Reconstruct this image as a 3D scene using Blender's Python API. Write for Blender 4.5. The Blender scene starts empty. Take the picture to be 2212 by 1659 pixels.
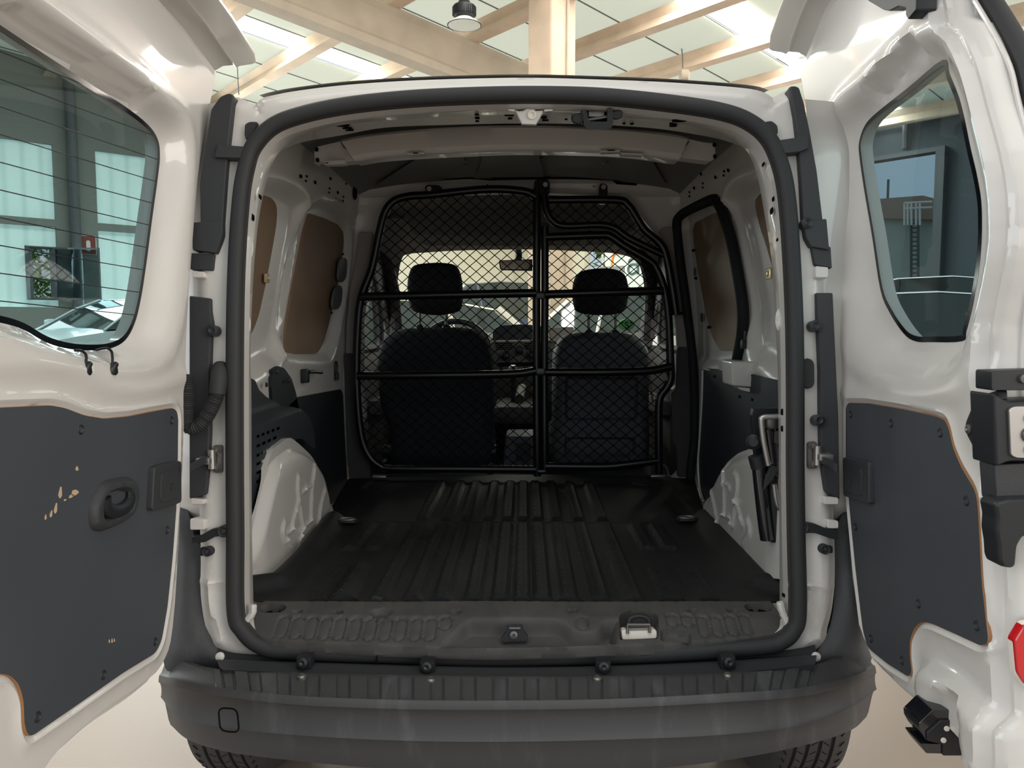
import bpy, bmesh, math, random
import numpy as np
from mathutils import Vector, Matrix, Euler, geometry

random.seed(4)
np.random.seed(4)
SC = bpy.context.scene
COL = SC.collection

# ------------------------------------------------------------------ camera
F = 1661.0
CAMP = Vector((0, 0, 1.21))
CROT = Euler((math.radians(90 - 4.32), 0, math.radians(0.93)))
cd = bpy.data.cameras.new('camera')
cd.sensor_width = 36.0
cd.lens = F / 2212 * 36.0
cd.clip_start = 0.02
cd.clip_end = 400
cam = bpy.data.objects.new('camera', cd)
cam.location = CAMP
cam.rotation_euler = CROT
COL.objects.link(cam)
SC.camera = cam

# ------------------------------------------------------------------ world, lights, exposure
w = bpy.data.worlds.new('daylight')
SC.world = w
w.use_nodes = True
nt = w.node_tree
bg = nt.nodes['Background']
tc = nt.nodes.new('ShaderNodeTexCoord')
sep = nt.nodes.new('ShaderNodeSeparateXYZ')
ramp = nt.nodes.new('ShaderNodeValToRGB')
nt.links.new(tc.outputs['Generated'], sep.inputs[0])
nt.links.new(sep.outputs['Z'], ramp.inputs[0])
nt.links.new(ramp.outputs[0], bg.inputs[0])
e = ramp.color_ramp.elements
e[0].position = 0.0; e[0].color = (0.80, 0.80, 0.78, 1)
e[1].position = 0.6; e[1].color = (0.95, 0.95, 0.90, 1)
m_ = ramp.color_ramp.elements.new(0.12); m_.color = (0.62, 0.78, 0.92, 1)
bg.inputs[1].default_value = 0.70

def area(name, loc, target, sx, sy, power, color):
    l = bpy.data.lights.new(name, 'AREA')
    l.shape = 'RECTANGLE'; l.size = sx; l.size_y = sy
    l.energy = power; l.color = color
    o = bpy.data.objects.new(name, l)
    o.location = loc
    d = Vector(target) - Vector(loc)
    o.rotation_euler = d.to_track_quat('-Z', 'Y').to_euler()
    COL.objects.link(o)
    return o
# unseen area lights added at both sides and overhead to brighten doors and floor
area('side_fill_right', (5.5, -2.2, 2.6), (-0.7, 1.4, 1.0), 4.5, 3.5, 215, (1.0, 0.90, 0.79))
area('side_fill_left', (-5.5, -2.0, 2.8), (0.7, 1.5, 1.0), 4.5, 3.5, 105, (0.97, 0.98, 1.0))
area('overhead_fill', (0.0, -0.6, 5.6), (0.0, 0.6, 0.0), 5.0, 3.0, 50, (1.0, 0.97, 0.93))

SC.view_settings.view_transform = 'Standard'
SC.view_settings.look = 'None'
SC.view_settings.exposure = 0.30
SC.view_settings.gamma = 1.0
SC.view_settings.use_curve_mapping = False

# ------------------------------------------------------------------ rays and surfaces
_R = CROT.to_matrix()
def ray(px, py):
    return _R @ Vector(((px - 1106) / F, (829.5 - py) / F, -1.0))
def pY(px, py, Y):
    d = ray(px, py); t = Y / d.y
    return CAMP + d * t
def pX(px, py, X):
    d = ray(px, py); t = X / d.x
    return CAMP + d * t
def pZ(px, py, Z):
    d = ray(px, py); t = (Z - CAMP.z) / d.z
    return CAMP + d * t

class Plane:
    """flat working surface: o origin, eu/ev in-plane axes, n outward"""
    def __init__(s, o, eu, ev, n):
        s.o = Vector(o); s.eu = Vector(eu).normalized(); s.ev = Vector(ev).normalized(); s.n = Vector(n).normalized()
    def px(s, x, y, h=0.0):
        d = ray(x, y); o = s.o + s.n * h
        t = (o - CAMP).dot(s.n) / d.dot(s.n)
        p = CAMP + d * t - s.o
        return (p.dot(s.eu), p.dot(s.ev))
    def at(s, u, v, h=0.0):
        return s.o + s.eu * u + s.ev * v + s.n * h
    def arr(s, U, V, H):
        o = np.array(s.o); a = np.array(s.eu); b = np.array(s.ev); n = np.array(s.n)
        return o + U[:, None] * a + V[:, None] * b + H[:, None] * n

XC = -0.022
class Wall:
    """van side wall, leaning inwards above the belt; u = Y, v = z, h = towards the middle of the van"""
    def __init__(s, side, base=0.70, lean=0.075):
        s.s = side; s.base = base; s.lean = lean
    def x(s, z, h=0.0):
        k = min(max((z - 1.05) / 0.72, 0), 1.3) ** 1.6
        return XC + s.s * (s.base - s.lean * k - h)
    def px(s, x, y, h=0.0):
        z = 1.2
        for _ in range(12):
            p = pX(x, y, s.x(z, h)); z = p.z
        return (p.y, p.z)
    def at(s, u, v, h=0.0):
        return Vector((s.x(v, h), u, v))
    def arr(s, U, V, H):
        k = np.clip((V - 1.05) / 0.72, 0, 1.3) ** 1.6
        X = XC + s.s * (s.base - s.lean * k - H)
        return np.stack([X, U, V], 1)

def trace(pl, pts, h=0.0):
    return np.array([pl.px(x, y, h) for x, y in pts])

# ------------------------------------------------------------------ curves
def cr(pts, n=8, closed=False):
    """Catmull-Rom through points (any dimension)"""
    P = np.array([tuple(p) for p in pts], float)
    N = len(P); out = []
    rng = range(N) if closed else range(N - 1)
    for i in rng:
        if closed:
            p0, p1, p2, p3 = P[(i - 1) % N], P[i], P[(i + 1) % N], P[(i + 2) % N]
        else:
            p1, p2 = P[i], P[i + 1]
            p0 = P[i - 1] if i > 0 else 2 * p1 - p2
            p3 = P[i + 2] if i + 2 < N else 2 * p2 - p1
        for k in range(n):
            t = k / n
            out.append(0.5 * ((2 * p1) + (-p0 + p2) * t + (2 * p0 - 5 * p1 + 4 * p2 - p3) * t * t + (-p0 + 3 * p1 - 3 * p2 + p3) * t ** 3))
    if not closed:
        out.append(P[-1])
    return np.array(out)

def fillet(pts, r, n=5, closed=True):
    P = np.array([tuple(p) for p in pts], float); N = len(P); out = []
    for i in range(N):
        if not closed and i in (0, N - 1):
            out.append(P[i]); continue
        a, b, c = P[i - 1], P[i], P[(i + 1) % N]
        la = np.linalg.norm(a - b); lc = np.linalg.norm(c - b)
        if la < 1e-7 or lc < 1e-7:
            continue
        rr = min(r, la * 0.48, lc * 0.48)
        p = b + (a - b) / la * rr; q = b + (c - b) / lc * rr
        for k in range(n + 1):
            t = k / n
            out.append((1 - t) ** 2 * p + 2 * t * (1 - t) * b + t * t * q)
    return np.array(out)

def dense(P, step, closed=True):
    P = np.asarray(P, float); out = []
    N = len(P)
    for i in range(N if closed else N - 1):
        a, b = P[i], P[(i + 1) % N]
        L = np.linalg.norm(b - a)
        if L < 1e-6:
            continue
        k = max(1, int(math.ceil(L / step)))
        for j in range(k):
            out.append(a + (b - a) * j / k)
    if not closed:
        out.append(P[-1])
    return np.array(out)

def inside(poly, U, V):
    x1, y1 = poly[:, 0], poly[:, 1]
    x2, y2 = np.roll(x1, -1), np.roll(y1, -1)
    c = np.zeros(len(U), bool)
    for a, b, d, e_ in zip(x1, y1, x2, y2):
        if b == e_:
            continue
        m = ((b > V) != (e_ > V))
        if m.any():
            xs = (d - a) * (V - b) / (e_ - b) + a
            c ^= m & (U < xs)
    return c

def dist(poly, U, V, closed=True):
    P = np.asarray(poly); best = np.full(len(U), 1e9)
    N = len(P)
    for i in range(N if closed else N - 1):
        a = P[i]; b = P[(i + 1) % N]; ab = b - a; L2 = ab @ ab
        if L2 < 1e-12:
            continue
        t = np.clip(((U - a[0]) * ab[0] + (V - a[1]) * ab[1]) / L2, 0, 1)
        d = (U - a[0] - t * ab[0]) ** 2 + (V - a[1] - t * ab[1]) ** 2
        best = np.minimum(best, d)
    return np.sqrt(best)

def sdist(poly, U, V):
    """positive inside"""
    d = dist(poly, U, V)
    return np.where(inside(poly, U, V), d, -d)

def ss(x, a, b):
    t = np.clip((x - a) / (b - a), 0, 1)
    return t * t * (3 - 2 * t)

# ------------------------------------------------------------------ objects
def meta(o, label=None, cat=None, group=None, kind=None):
    if label: o['label'] = label
    if cat: o['category'] = cat
    if group: o['group'] = group
    if kind: o['kind'] = kind
    return o

def empty(name, loc=(0, 0, 0), parent=None, rz=0.0):
    o = bpy.data.objects.new(name, None)
    COL.objects.link(o)
    o.empty_display_size = 0.1
    o.location = loc; o.rotation_euler = (0, 0, rz)
    if parent:
        o.parent = parent
    return o

def link(name, me, mat, parent=None, label=None, smooth=35):
    if mat is not None:
        for m in (mat if isinstance(mat, (list, tuple)) else [mat]):
            me.materials.append(m)
    if smooth:
        me.polygons.foreach_set('use_smooth', [True] * len(me.polygons))
        me.set_sharp_from_angle(angle=math.radians(smooth))
    me.update()
    o = bpy.data.objects.new(name, me)
    COL.objects.link(o)
    if parent:
        o.parent = parent
        o.matrix_parent_inverse = pinv(parent)
    if label:
        o['label'] = label
    return o

def wmat(o):
    m = Matrix.LocRotScale(o.location, o.rotation_euler, o.scale)
    if o.parent:
        return wmat(o.parent) @ o.matrix_parent_inverse @ m
    return m
def pinv(parent):
    return wmat(parent).inverted() if not parent.get('local') else Matrix()

def mesh(name, V, Fc, mat, parent=None, label=None, smooth=35):
    me = bpy.data.meshes.new(name)
    me.from_pydata([tuple(v) for v in V], [], [tuple(int(i) for i in f) for f in Fc])
    me.validate()
    bm = bmesh.new(); bm.from_mesh(me)
    bmesh.ops.recalc_face_normals(bm, faces=bm.faces)
    bm.to_mesh(me); bm.free()
    return link(name, me, mat, parent, label, smooth)

class MB:
    """collects several shapes into ONE mesh"""
    def __init__(s):
        s.V = []; s.F = []
    def add(s, V, Fc):
        b = len(s.V)
        s.V += [tuple(v) for v in V]
        s.F += [tuple(int(i) + b for i in f) for f in Fc]
        return s
    def build(s, name, mat, parent=None, label=None, smooth=35):
        return mesh(name, s.V, s.F, mat, parent, label, smooth)

def g_box(c, size, rot=None, bev=0.0, seg=2):
    bm = bmesh.new()
    bmesh.ops.create_cube(bm, size=1.0)
    bmesh.ops.scale(bm, vec=size, verts=bm.verts)
    if bev > 0:
        bmesh.ops.bevel(bm, geom=bm.edges[:], offset=min(bev, min(size) * 0.49), segments=seg, affect='EDGES', profile=0.6)
    M = Matrix.Translation(c) @ (rot.to_4x4() if rot is not None else Matrix())
    bmesh.ops.transform(bm, matrix=M, verts=bm.verts)
    bm.verts.index_update()
    V = [v.co.copy() for v in bm.verts]; Fc = [[v.index for v in f.verts] for f in bm.faces]
    bm.free()
    return V, Fc

def rz(a): return Matrix.Rotation(math.radians(a), 3, 'Z')
def frame(n, up=(0, 0, 1)):
    """rotation whose local z is n, local y close to up"""
    n = Vector(n).normalized(); up = Vector(up)
    x = up.cross(n)
    if x.length < 1e-5:
        x = Vector((1, 0, 0)).cross(n)
    x.normalize(); y = n.cross(x)
    return Matrix((x, y, n)).transposed()

def g_sweep(path, prof, closed=False, up=None, caps=True, scale=None):
    """sweep 2-D profile (list of (a,b)) along a 3-D path with parallel transport"""
    P = [Vector(tuple(p)) for p in path]
    N = len(P); K = len(prof)
    T = []
    for i in range(N):
        if closed:
            t = P[(i + 1) % N] - P[i - 1]
        else:
            t = P[min(i + 1, N - 1)] - P[max(i - 1, 0)]
        T.append(t.normalized() if t.length > 1e-9 else Vector((0, 0, 1)))
    V = []
    if up is not None:
        frs = []
        for t in T:
            b = Vector(up); b = (b - t * b.dot(t)).normalized()
            frs.append((t.cross(b), b))
    else:
        a = Vector((0, 0, 1)) if abs(T[0].z) < 0.9 else Vector((1, 0, 0))
        nrm = (a - T[0] * a.dot(T[0])).normalized(); frs = []
        for i in range(N):
            if i:
                q = T[i - 1].rotation_difference(T[i]); nrm = q @ nrm
                nrm = (nrm - T[i] * nrm.dot(T[i])).normalized()
            frs.append((T[i].cross(nrm), nrm))
    for i in range(N):
        x, y = frs[i]; sc = 1.0 if scale is None else scale[i]
        for (a, b) in prof:
            V.append(P[i] + x * a * sc + y * b * sc)
    Fc = []
    for i in range(N if closed else N - 1):
        j = (i + 1) % N
        for k in range(K):
            l = (k + 1) % K
            Fc.append((i * K + k, i * K + l, j * K + l, j * K + k))
    if not closed and caps:
        Fc.append(tuple(range(K))[::-1]); Fc.append(tuple((N - 1) * K + k for k in range(K)))
    return V, Fc

def circ(r, n=12, ry=None):
    ry = r if ry is None else ry
    return [(r * math.cos(2 * math.pi * k / n), ry * math.sin(2 * math.pi * k / n)) for k in range(n)]
def g_tube(path, r, n=10, closed=False, scale=None):
    return g_sweep(path, circ(r, n), closed, scale=scale)
def g_cyl(p, q, r, n=24, bev=0.0):
    p = Vector(p); q = Vector(q); d = (q - p).normalized()
    if bev > 0:
        path = [p, p + d * bev * .3, p + d * bev, q - d * bev, q - d * bev * .3, q]
        sc = [(r - bev) / r, (r - bev * .3) / r, 1, 1, (r - bev * .3) / r, (r - bev) / r]
        return g_sweep(path, circ(r, n), scale=sc)
    return g_sweep([p, q], circ(r, n))
def g_lathe(p, axis, prof, n=32):
    """prof: list of (distance along axis, radius)"""
    p = Vector(p); ax = Vector(axis).normalized()
    R = frame(ax, (0, 0, 1) if abs(ax.z) < 0.9 else (0, 1, 0))
    x = R.col[0]; y = R.col[1]
    V = []; Fc = []
    for (t, r) in prof:
        for k in range(n):
            a = 2 * math.pi * k / n
            V.append(p + ax * t + x * (r * math.cos(a)) + y * (r * math.sin(a)))
    for i in range(len(prof) - 1):
        for k in range(n):
            l = (k + 1) % n
            Fc.append((i * n + k, i * n + l, (i + 1) * n + l, (i + 1) * n + k))
    Fc.append(tuple(range(n))[::-1]); Fc.append(tuple((len(prof) - 1) * n + k for k in range(n)))
    return V, Fc
def g_loft(rows, closed_row=False, caps=False):
    K = len(rows[0]); V = [p for r in rows for p in r]; Fc = []
    for i in range(len(rows) - 1):
        for k in range(K if closed_row else K - 1):
            l = (k + 1) % K
            Fc.append((i * K + k, i * K + l, (i + 1) * K + l, (i + 1) * K + k))
    if caps:
        Fc.append(tuple(range(K))[::-1]); Fc.append(tuple((len(rows) - 1) * K + k for k in range(K)))
    return V, Fc

def g_plate(pl, outer, holes=(), loops=(), lines=(), res=0.02, hf=None, thick=0.0, grid=True, extra=None):
    """relief sheet: 2-D constrained triangulation of a traced outline, raised by hf(U, V)"""
    outer = dense(outer, res); holes = [dense(h, res) for h in holes]
    loops = [dense(l, res) for l in loops]; lines = [dense(l, res, False) for l in lines]
    pts = []; edges = []
    def put(P, closed):
        b = len(pts); n = len(P)
        pts.extend(map(tuple, P))
        for i in range(n if closed else n - 1):
            edges.append((b + i, b + (i + 1) % n))
    put(outer, True)
    for h in holes: put(h, True)
    for l in loops: put(l, True)
    for l in lines: put(l, False)
    if grid:
        lo = outer.min(0); hi = outer.max(0)
        nx = int((hi[0] - lo[0]) / res) + 1; ny = int((hi[1] - lo[1]) / (res * .87)) + 1
        g = []
        for j in range(ny + 1):
            for i in range(nx + 1):
                g.append((lo[0] + (i + (j % 2) * .5) * res, lo[1] + j * res * .87))
        g = np.array(g)
        ok = inside(outer, g[:, 0], g[:, 1])
        for h in holes: ok &= ~inside(h, g[:, 0], g[:, 1])
        g = g[ok]
        base = np.array(pts)
        keep = np.ones(len(g), bool)
        for s_ in range(0, len(g), 400):
            q = g[s_:s_ + 400]
            d = ((q[:, None, :] - base[None]) ** 2).sum(2).min(1)
            keep[s_:s_ + 400] = d > (res * .45) ** 2
        pts.extend(map(tuple, g[keep]))
    if extra is not None:
        pts.extend(map(tuple, extra))
    r = geometry.delaunay_2d_cdt([Vector(p) for p in pts], edges, [], 0, 1e-6)
    P = np.array([(v.x, v.y) for v in r[0]]); T = np.array([tuple(f) for f in r[2]])
    c = P[T].mean(1)
    ok = inside(outer, c[:, 0], c[:, 1])
    for h in holes: ok &= ~inside(h, c[:, 0], c[:, 1])
    T = T[ok]
    used = np.unique(T); mp = -np.ones(len(P), int); mp[used] = np.arange(len(used))
    P = P[used]; T = mp[T]
    H = hf(P[:, 0], P[:, 1]) if hf is not None else np.zeros(len(P))
    X = pl.arr(P[:, 0], P[:, 1], H)
    if not thick:
        return list(map(tuple, X)), [tuple(t) for t in T]
    B = pl.arr(P[:, 0], P[:, 1], (H if thick > 0 else 0 * H) - abs(thick))
    n = len(P)
    cnt = {}
    for t in T:
        for a, b in ((t[0], t[1]), (t[1], t[2]), (t[2], t[0])):
            cnt[(a, b)] = cnt.get((a, b), 0) + 1
    side = [(a, b, b + n, a + n) for (a, b) in cnt if (b, a) not in cnt]
    Fc = [tuple(t) for t in T] + [(t[2] + n, t[1] + n, t[0] + n) for t in T] + side
    return list(map(tuple, X)) + list(map(tuple, B)), Fc

def plate(name, pl, outer, mat, parent=None, label=None, smooth=35, **k):
    V, Fc = g_plate(pl, outer, **k)
    return mesh(name, V, Fc, mat, parent, label, smooth)

def g_prism(pl, poly, h0, h1, bev=0.0):
    """flat board: outline poly between heights h0 (back) and h1 (front), chamfered front rim"""
    poly = np.asarray(poly)
    a = 0.5 * np.sum(poly[:, 0] * np.roll(poly[:, 1], -1) - np.roll(poly[:, 0], -1) * poly[:, 1])
    if a < 0: poly = poly[::-1]
    n = len(poly)
    def inset(d):
        out = []
        for i in range(n):
            p, q, r_ = poly[i - 1], poly[i], poly[(i + 1) % n]
            e1 = q - p; e2 = r_ - q
            n1 = np.array((-e1[1], e1[0])) / (np.linalg.norm(e1) + 1e-12); n2 = np.array((-e2[1], e2[0])) / (np.linalg.norm(e2) + 1e-12)
            m = n1 + n2; l = m @ m
            out.append(q + m * (2 / max(l, 0.8)) * d / 1.0 * 0.5 * 2 / 2 if l > 1e-6 else q)
        return np.array(out)
    rows = [(poly, h0), (poly, h1 - bev)]
    if bev > 0:
        rows += [(inset(bev * .35), h1 - bev * .3), (inset(bev), h1)]
    R = [[pl.at(p[0], p[1], h) for p in pp] for pp, h in rows]
    V = [p for r_ in R for p in r_]; Fc = []
    for i in range(len(R) - 1):
        for k in range(n):
            l = (k + 1) % n
            Fc.append((i * n + k, i * n + l, (i + 1) * n + l, (i + 1) * n + k))
    for row, flip in ((0, True), (len(R) - 1, False)):
        pp = rows[row][0]
        tri = geometry.tessellate_polygon([[Vector((p[0], p[1], 0)) for p in pp]])
        for t in tri:
            t = tuple(row * n + i for i in t)
            Fc.append(t[::-1] if flip else t)
    return V, Fc
def prism(name, pl, poly, h0, h1, mat, parent=None, bev=0.0, label=None, smooth=35):
    V, Fc = g_prism(pl, poly, h0, h1, bev)
    return mesh(name, V, Fc, mat, parent, label, smooth)

def g_pillow(pl, poly, depth, wdt, res=0.015, flat=0.25):
    """upholstered slab: full thickness inside, rounded rim"""
    poly = dense(poly, res)
    def hf(U, V):
        d = np.clip(dist(poly, U, V) / wdt, 0, 1)
        return depth * (flat * (d > 0.001) * np.minimum(1, d * 6) + (1 - flat) * np.sqrt(np.clip(1 - (1 - d) ** 2, 0, 1)))
    loops = []
    V, Fc = g_plate(pl, poly, res=res, hf=hf)
    V = np.array([tuple(v) for v in V])
    n = np.array(pl.n)
    base = (V - np.array(pl.o)) @ n
    back = V - 2 * base[:, None] * n
    cnt = {}
    for t in Fc:
        for a, b in ((t[0], t[1]), (t[1], t[2]), (t[2], t[0])):
            cnt[(a, b)] = 1
    N = len(V)
    side = [(a, b, b + N, a + N) for (a, b) in cnt if (b, a) not in cnt]
    return list(map(tuple, V)) + list(map(tuple, back)), list(Fc) + [(t[2] + N, t[1] + N, t[0] + N) for t in Fc] + side

def ell(cx, cy, rx, ry, n=16):
    return np.array([(cx + rx * math.cos(2 * math.pi * k / n), cy + ry * math.sin(2 * math.pi * k / n)) for k in range(n)])
def pxell(pl, cx, cy, rx, ry, n=16, h=0.0, ang=0.0):
    c, s = math.cos(ang), math.sin(ang)
    return trace(pl, [(cx + rx * math.cos(t) * c - ry * math.sin(t) * s, cy + rx * math.cos(t) * s + ry * math.sin(t) * c) for t in [2 * math.pi * k / n for k in range(n)]], h)
def slot(cx, cy, rx, ry, n=6):
    """stadium outline, long axis = larger radius"""
    out = []
    if rx >= ry:
        for k in range(n + 1):
            a = -math.pi / 2 + math.pi * k / n; out.append((cx + rx - ry + ry * math.cos(a), cy + ry * math.sin(a)))
        for k in range(n + 1):
            a = math.pi / 2 + math.pi * k / n; out.append((cx - rx + ry + ry * math.cos(a), cy + ry * math.sin(a)))
    else:
        for k in range(n + 1):
            a = math.pi * k / n; out.append((cx + rx * math.cos(a), cy + ry - rx + rx * math.sin(a)))
        for k in range(n + 1):
            a = math.pi + math.pi * k / n; out.append((cx + rx * math.cos(a), cy - ry + rx + rx * math.sin(a)))
    return np.array(out)

# ------------------------------------------------------------------ materials
def mat(name, col, rough=0.5, metal=0.0, spec=0.5, bump=0.0, scale=200.0, coat=0.0, var=None, vscale=6.0, alpha=None):
    m = bpy.data.materials.new(name); m.use_nodes = True
    n = m.node_tree; b = n.nodes['Principled BSDF']
    b.inputs['Base Color'].default_value = (*col, 1)
    b.inputs['Roughness'].default_value = rough
    b.inputs['Metallic'].default_value = metal
    b.inputs['Specular IOR Level'].default_value = spec
    if coat:
        b.inputs['Coat Weight'].default_value = coat
        b.inputs['Coat Roughness'].default_value = 0.04
    t = n.nodes.new('ShaderNodeTexCoord')
    if bump:
        nz = n.nodes.new('ShaderNodeTexNoise'); nz.inputs['Scale'].default_value = scale; nz.inputs['Detail'].default_value = 3
        bp = n.nodes.new('ShaderNodeBump'); bp.inputs['Strength'].default_value = bump; bp.inputs['Distance'].default_value = 0.002
        n.links.new(t.outputs['Object'], nz.inputs['Vector']); n.links.new(nz.outputs[0], bp.inputs['Height']); n.links.new(bp.outputs[0], b.inputs['Normal'])
    if var:
        nz = n.nodes.new('ShaderNodeTexNoise'); nz.inputs['Scale'].default_value = vscale; nz.inputs['Detail'].default_value = 5
        cr_ = n.nodes.new('ShaderNodeValToRGB')
        cr_.color_ramp.elements[0].position = 0.35; cr_.color_ramp.elements[0].color = (*col, 1)
        cr_.color_ramp.elements[1].position = 0.7; cr_.color_ramp.elements[1].color = (*var, 1)
        n.links.new(t.outputs['Object'], nz.inputs['Vector']); n.links.new(nz.outputs[0], cr_.inputs[0]); n.links.new(cr_.outputs[0], b.inputs['Base Color'])
    return m
def emis(name, col, s):
    m = bpy.data.materials.new(name); m.use_nodes = True
    b = m.node_tree.nodes['Principled BSDF']
    b.inputs['Base Color'].default_value = (*col, 1)
    b.inputs['Emission Color'].default_value = (*col, 1)
    b.inputs['Emission Strength'].default_value = s
    return m
def glass(name, tint, refl=1.0):
    m = bpy.data.materials.new(name); m.use_nodes = True
    n = m.node_tree; n.nodes.remove(n.nodes['Principled BSDF'])
    out = n.nodes['Material Output']
    tr = n.nodes.new('ShaderNodeBsdfTransparent'); tr.inputs[0].default_value = (*tint, 1)
    gl = n.nodes.new('ShaderNodeBsdfGlossy'); gl.inputs['Roughness'].default_value = 0.02; gl.inputs[0].default_value = (refl, refl, refl, 1)
    lw_ = n.nodes.new('ShaderNodeLayerWeight')
    pw = n.nodes.new('ShaderNodeMath'); pw.operation = 'POWER'; pw.inputs[1].default_value = 4.0
    ml = n.nodes.new('ShaderNodeMath'); ml.operation = 'MULTIPLY_ADD'; ml.inputs[1].default_value = 0.8; ml.inputs[2].default_value = 0.04
    n.links.new(lw_.outputs['Facing'], pw.inputs[0]); n.links.new(pw.outputs[0], ml.inputs[0])
    mx = n.nodes.new('ShaderNodeMixShader')
    n.links.new(ml.outputs[0], mx.inputs[0]); n.links.new(tr.outputs[0], mx.inputs[1]); n.links.new(gl.outputs[0], mx.inputs[2]); n.links.new(mx.outputs[0], out.inputs[0])
    return m

M = {}
M['paint'] = mat('white_van_paint', (0.64, 0.62, 0.59), 0.28, coat=0.6)
M['paint_in'] = mat('inner_body_paint', (0.66, 0.635, 0.60), 0.32, coat=0.3)
M['lining'] = mat('grey_primer_roof', (0.24, 0.235, 0.225), 0.6, spec=0.3)
M['seal'] = mat('black_rubber', (0.032, 0.033, 0.035), 0.62, spec=0.3, bump=0.1, scale=300)
M['plastic'] = mat('dark_grey_plastic', (0.035, 0.037, 0.041), 0.55, spec=0.4, bump=0.25, scale=700)
M['plastic_b'] = mat('black_plastic', (0.016, 0.018, 0.021), 0.42, spec=0.4)
M['sill'] = mat('worn_sill_plastic', (0.05, 0.049, 0.048), 0.6, spec=0.35, bump=0.3, scale=500, var=(0.070, 0.067, 0.064), vscale=14)
M['board'] = mat('dark_coated_board', (0.054, 0.060, 0.070), 0.5, spec=0.35, bump=0.12, scale=900, var=(0.060, 0.066, 0.076), vscale=3)
M['ply_edge'] = mat('raw_wood_edge', (0.42, 0.22, 0.10), 0.7)
M['rubber_mat'] = mat('black_rubber_mat', (0.010, 0.011, 0.0125), 0.55, spec=0.3, bump=0.5, scale=420, var=(0.016, 0.016, 0.016), vscale=20)
M['metal'] = mat('bare_metal', (0.5, 0.48, 0.46), 0.35, metal=0.9)
M['dmetal'] = mat('dark_metal', (0.20, 0.19, 0.18), 0.4, metal=0.8)
M['gold'] = mat('zinc_yellow_metal', (0.62, 0.50, 0.30), 0.35, metal=0.7)
M['cage'] = mat('black_powder_coat', (0.006, 0.0065, 0.008), 0.25, spec=0.5)
M['hole'] = mat('dark_hole', (0.004, 0.004, 0.004), 0.9, spec=0.1)
M['fabric'] = mat('black_seat_fabric', (0.036, 0.037, 0.043), 0.9, spec=0.2, bump=0.6, scale=900)
M['seatplast'] = mat('seat_back_plastic', (0.080, 0.081, 0.095), 0.6, bump=0.2, scale=800)
M['liner'] = mat('grey_headliner', (0.15, 0.145, 0.135), 0.9, spec=0.1)
M['visor'] = mat('light_headliner', (0.42, 0.40, 0.36), 0.9, spec=0.1)
M['trim_lt'] = mat('grey_beige_trim', (0.30, 0.265, 0.245), 0.7, spec=0.3, bump=0.2, scale=500)
M['trim_dk'] = mat('dark_trim', (0.060, 0.055, 0.058), 0.7, spec=0.3, bump=0.2, scale=500)
M['whiteclip'] = mat('cream_plastic', (0.8, 0.76, 0.68), 0.35)
M['red'] = mat('red_reflector', (0.55, 0.01, 0.015), 0.12, coat=1)
M['glass_dk'] = glass('tinted_glass', (0.32, 0.41, 0.42), 0.35)
M['glass_dk2'] = glass('tinted_glass_dark', (0.32, 0.42, 0.45), 0.35)
M['glass_lt'] = glass('clear_glass', (0.93, 0.97, 0.93), 0.2)
M['frit'] = mat('black_glass_border', (0.004, 0.005, 0.007), 0.12)
M['concrete'] = mat('cream_concrete', (0.62, 0.49, 0.37), 0.85, spec=0.2, bump=0.4, scale=30, var=(0.50, 0.40, 0.31), vscale=2.5)
M['concrete_g'] = mat('grey_cream_concrete', (0.52, 0.45, 0.36), 0.85, spec=0.2, bump=0.4, scale=30, var=(0.43, 0.37, 0.30), vscale=2.5)
# ================================================================== THE HALL
A_ = Vector((0.743, 0.669, 0)).normalized()
B_ = Vector((-0.669, 0.743, 0)).normalized()
def HP(a, b, z): return A_ * a + B_ * b + Vector((0, 0, z))
def G(y): return 0.026 * (y - 2.1) - 0.042
def gz(p): return Vector((p.x, p.y, G(p.y)))
RA = Matrix((A_, B_, Vector((0, 0, 1)))).transposed()
wall_far = Plane(B_ * 16, A_, (0, 0, 1), -B_)
wall_gate = Plane(A_ * 14, B_, (0, 0, 1), -A_)

M['ground'] = mat('polished_beige_floor', (0.29, 0.238, 0.198), 0.32, spec=0.4, var=(0.315, 0.26, 0.217), vscale=1.5)
M['panel'] = mat('pale_roof_panel', (0.60, 0.60, 0.50), 0.55)
M['wall_c'] = mat('cream_wall', (0.84, 0.81, 0.70), 0.8, var=(0.80, 0.77, 0.63), vscale=1)
M['wall_d'] = mat('grey_wall', (0.28, 0.29, 0.28), 0.8)
M['skylight'] = emis('translucent_roof_sheet', (1.0, 0.98, 0.95), 2.6)
M['fluted'] = emis('translucent_wall_sheet', (0.72, 0.90, 0.86), 0.5)
M['steel'] = mat('painted_steel', (0.12, 0.13, 0.14), 0.5)

# fluted daylight sheets carry fine vertical ribs
n = M['fluted'].node_tree; b = n.nodes['Principled BSDF']
t = n.nodes.new('ShaderNodeTexCoord'); mp = n.nodes.new('ShaderNodeMapping'); wv = n.nodes.new('ShaderNodeTexWave'); c_ = n.nodes.new('ShaderNodeValToRGB')
mp.inputs['Rotation'].default_value = (0, 0, -math.atan2(A_.y, A_.x)); wv.inputs['Scale'].default_value = 1.1
c_.color_ramp.elements[0].position = 0.0; c_.color_ramp.elements[0].color = (0.42, 0.58, 0.54, 1)
c_.color_ramp.elements[1].position = 0.35; c_.color_ramp.elements[1].color = (0.72, 0.90, 0.86, 1)
n.links.new(t.outputs['Object'], mp.inputs[0]); n.links.new(mp.outputs[0], wv.inputs[0]); n.links.new(wv.outputs['Fac'], c_.inputs[0]); n.links.new(c_.outputs[0], b.inputs['Emission Color'])

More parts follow.
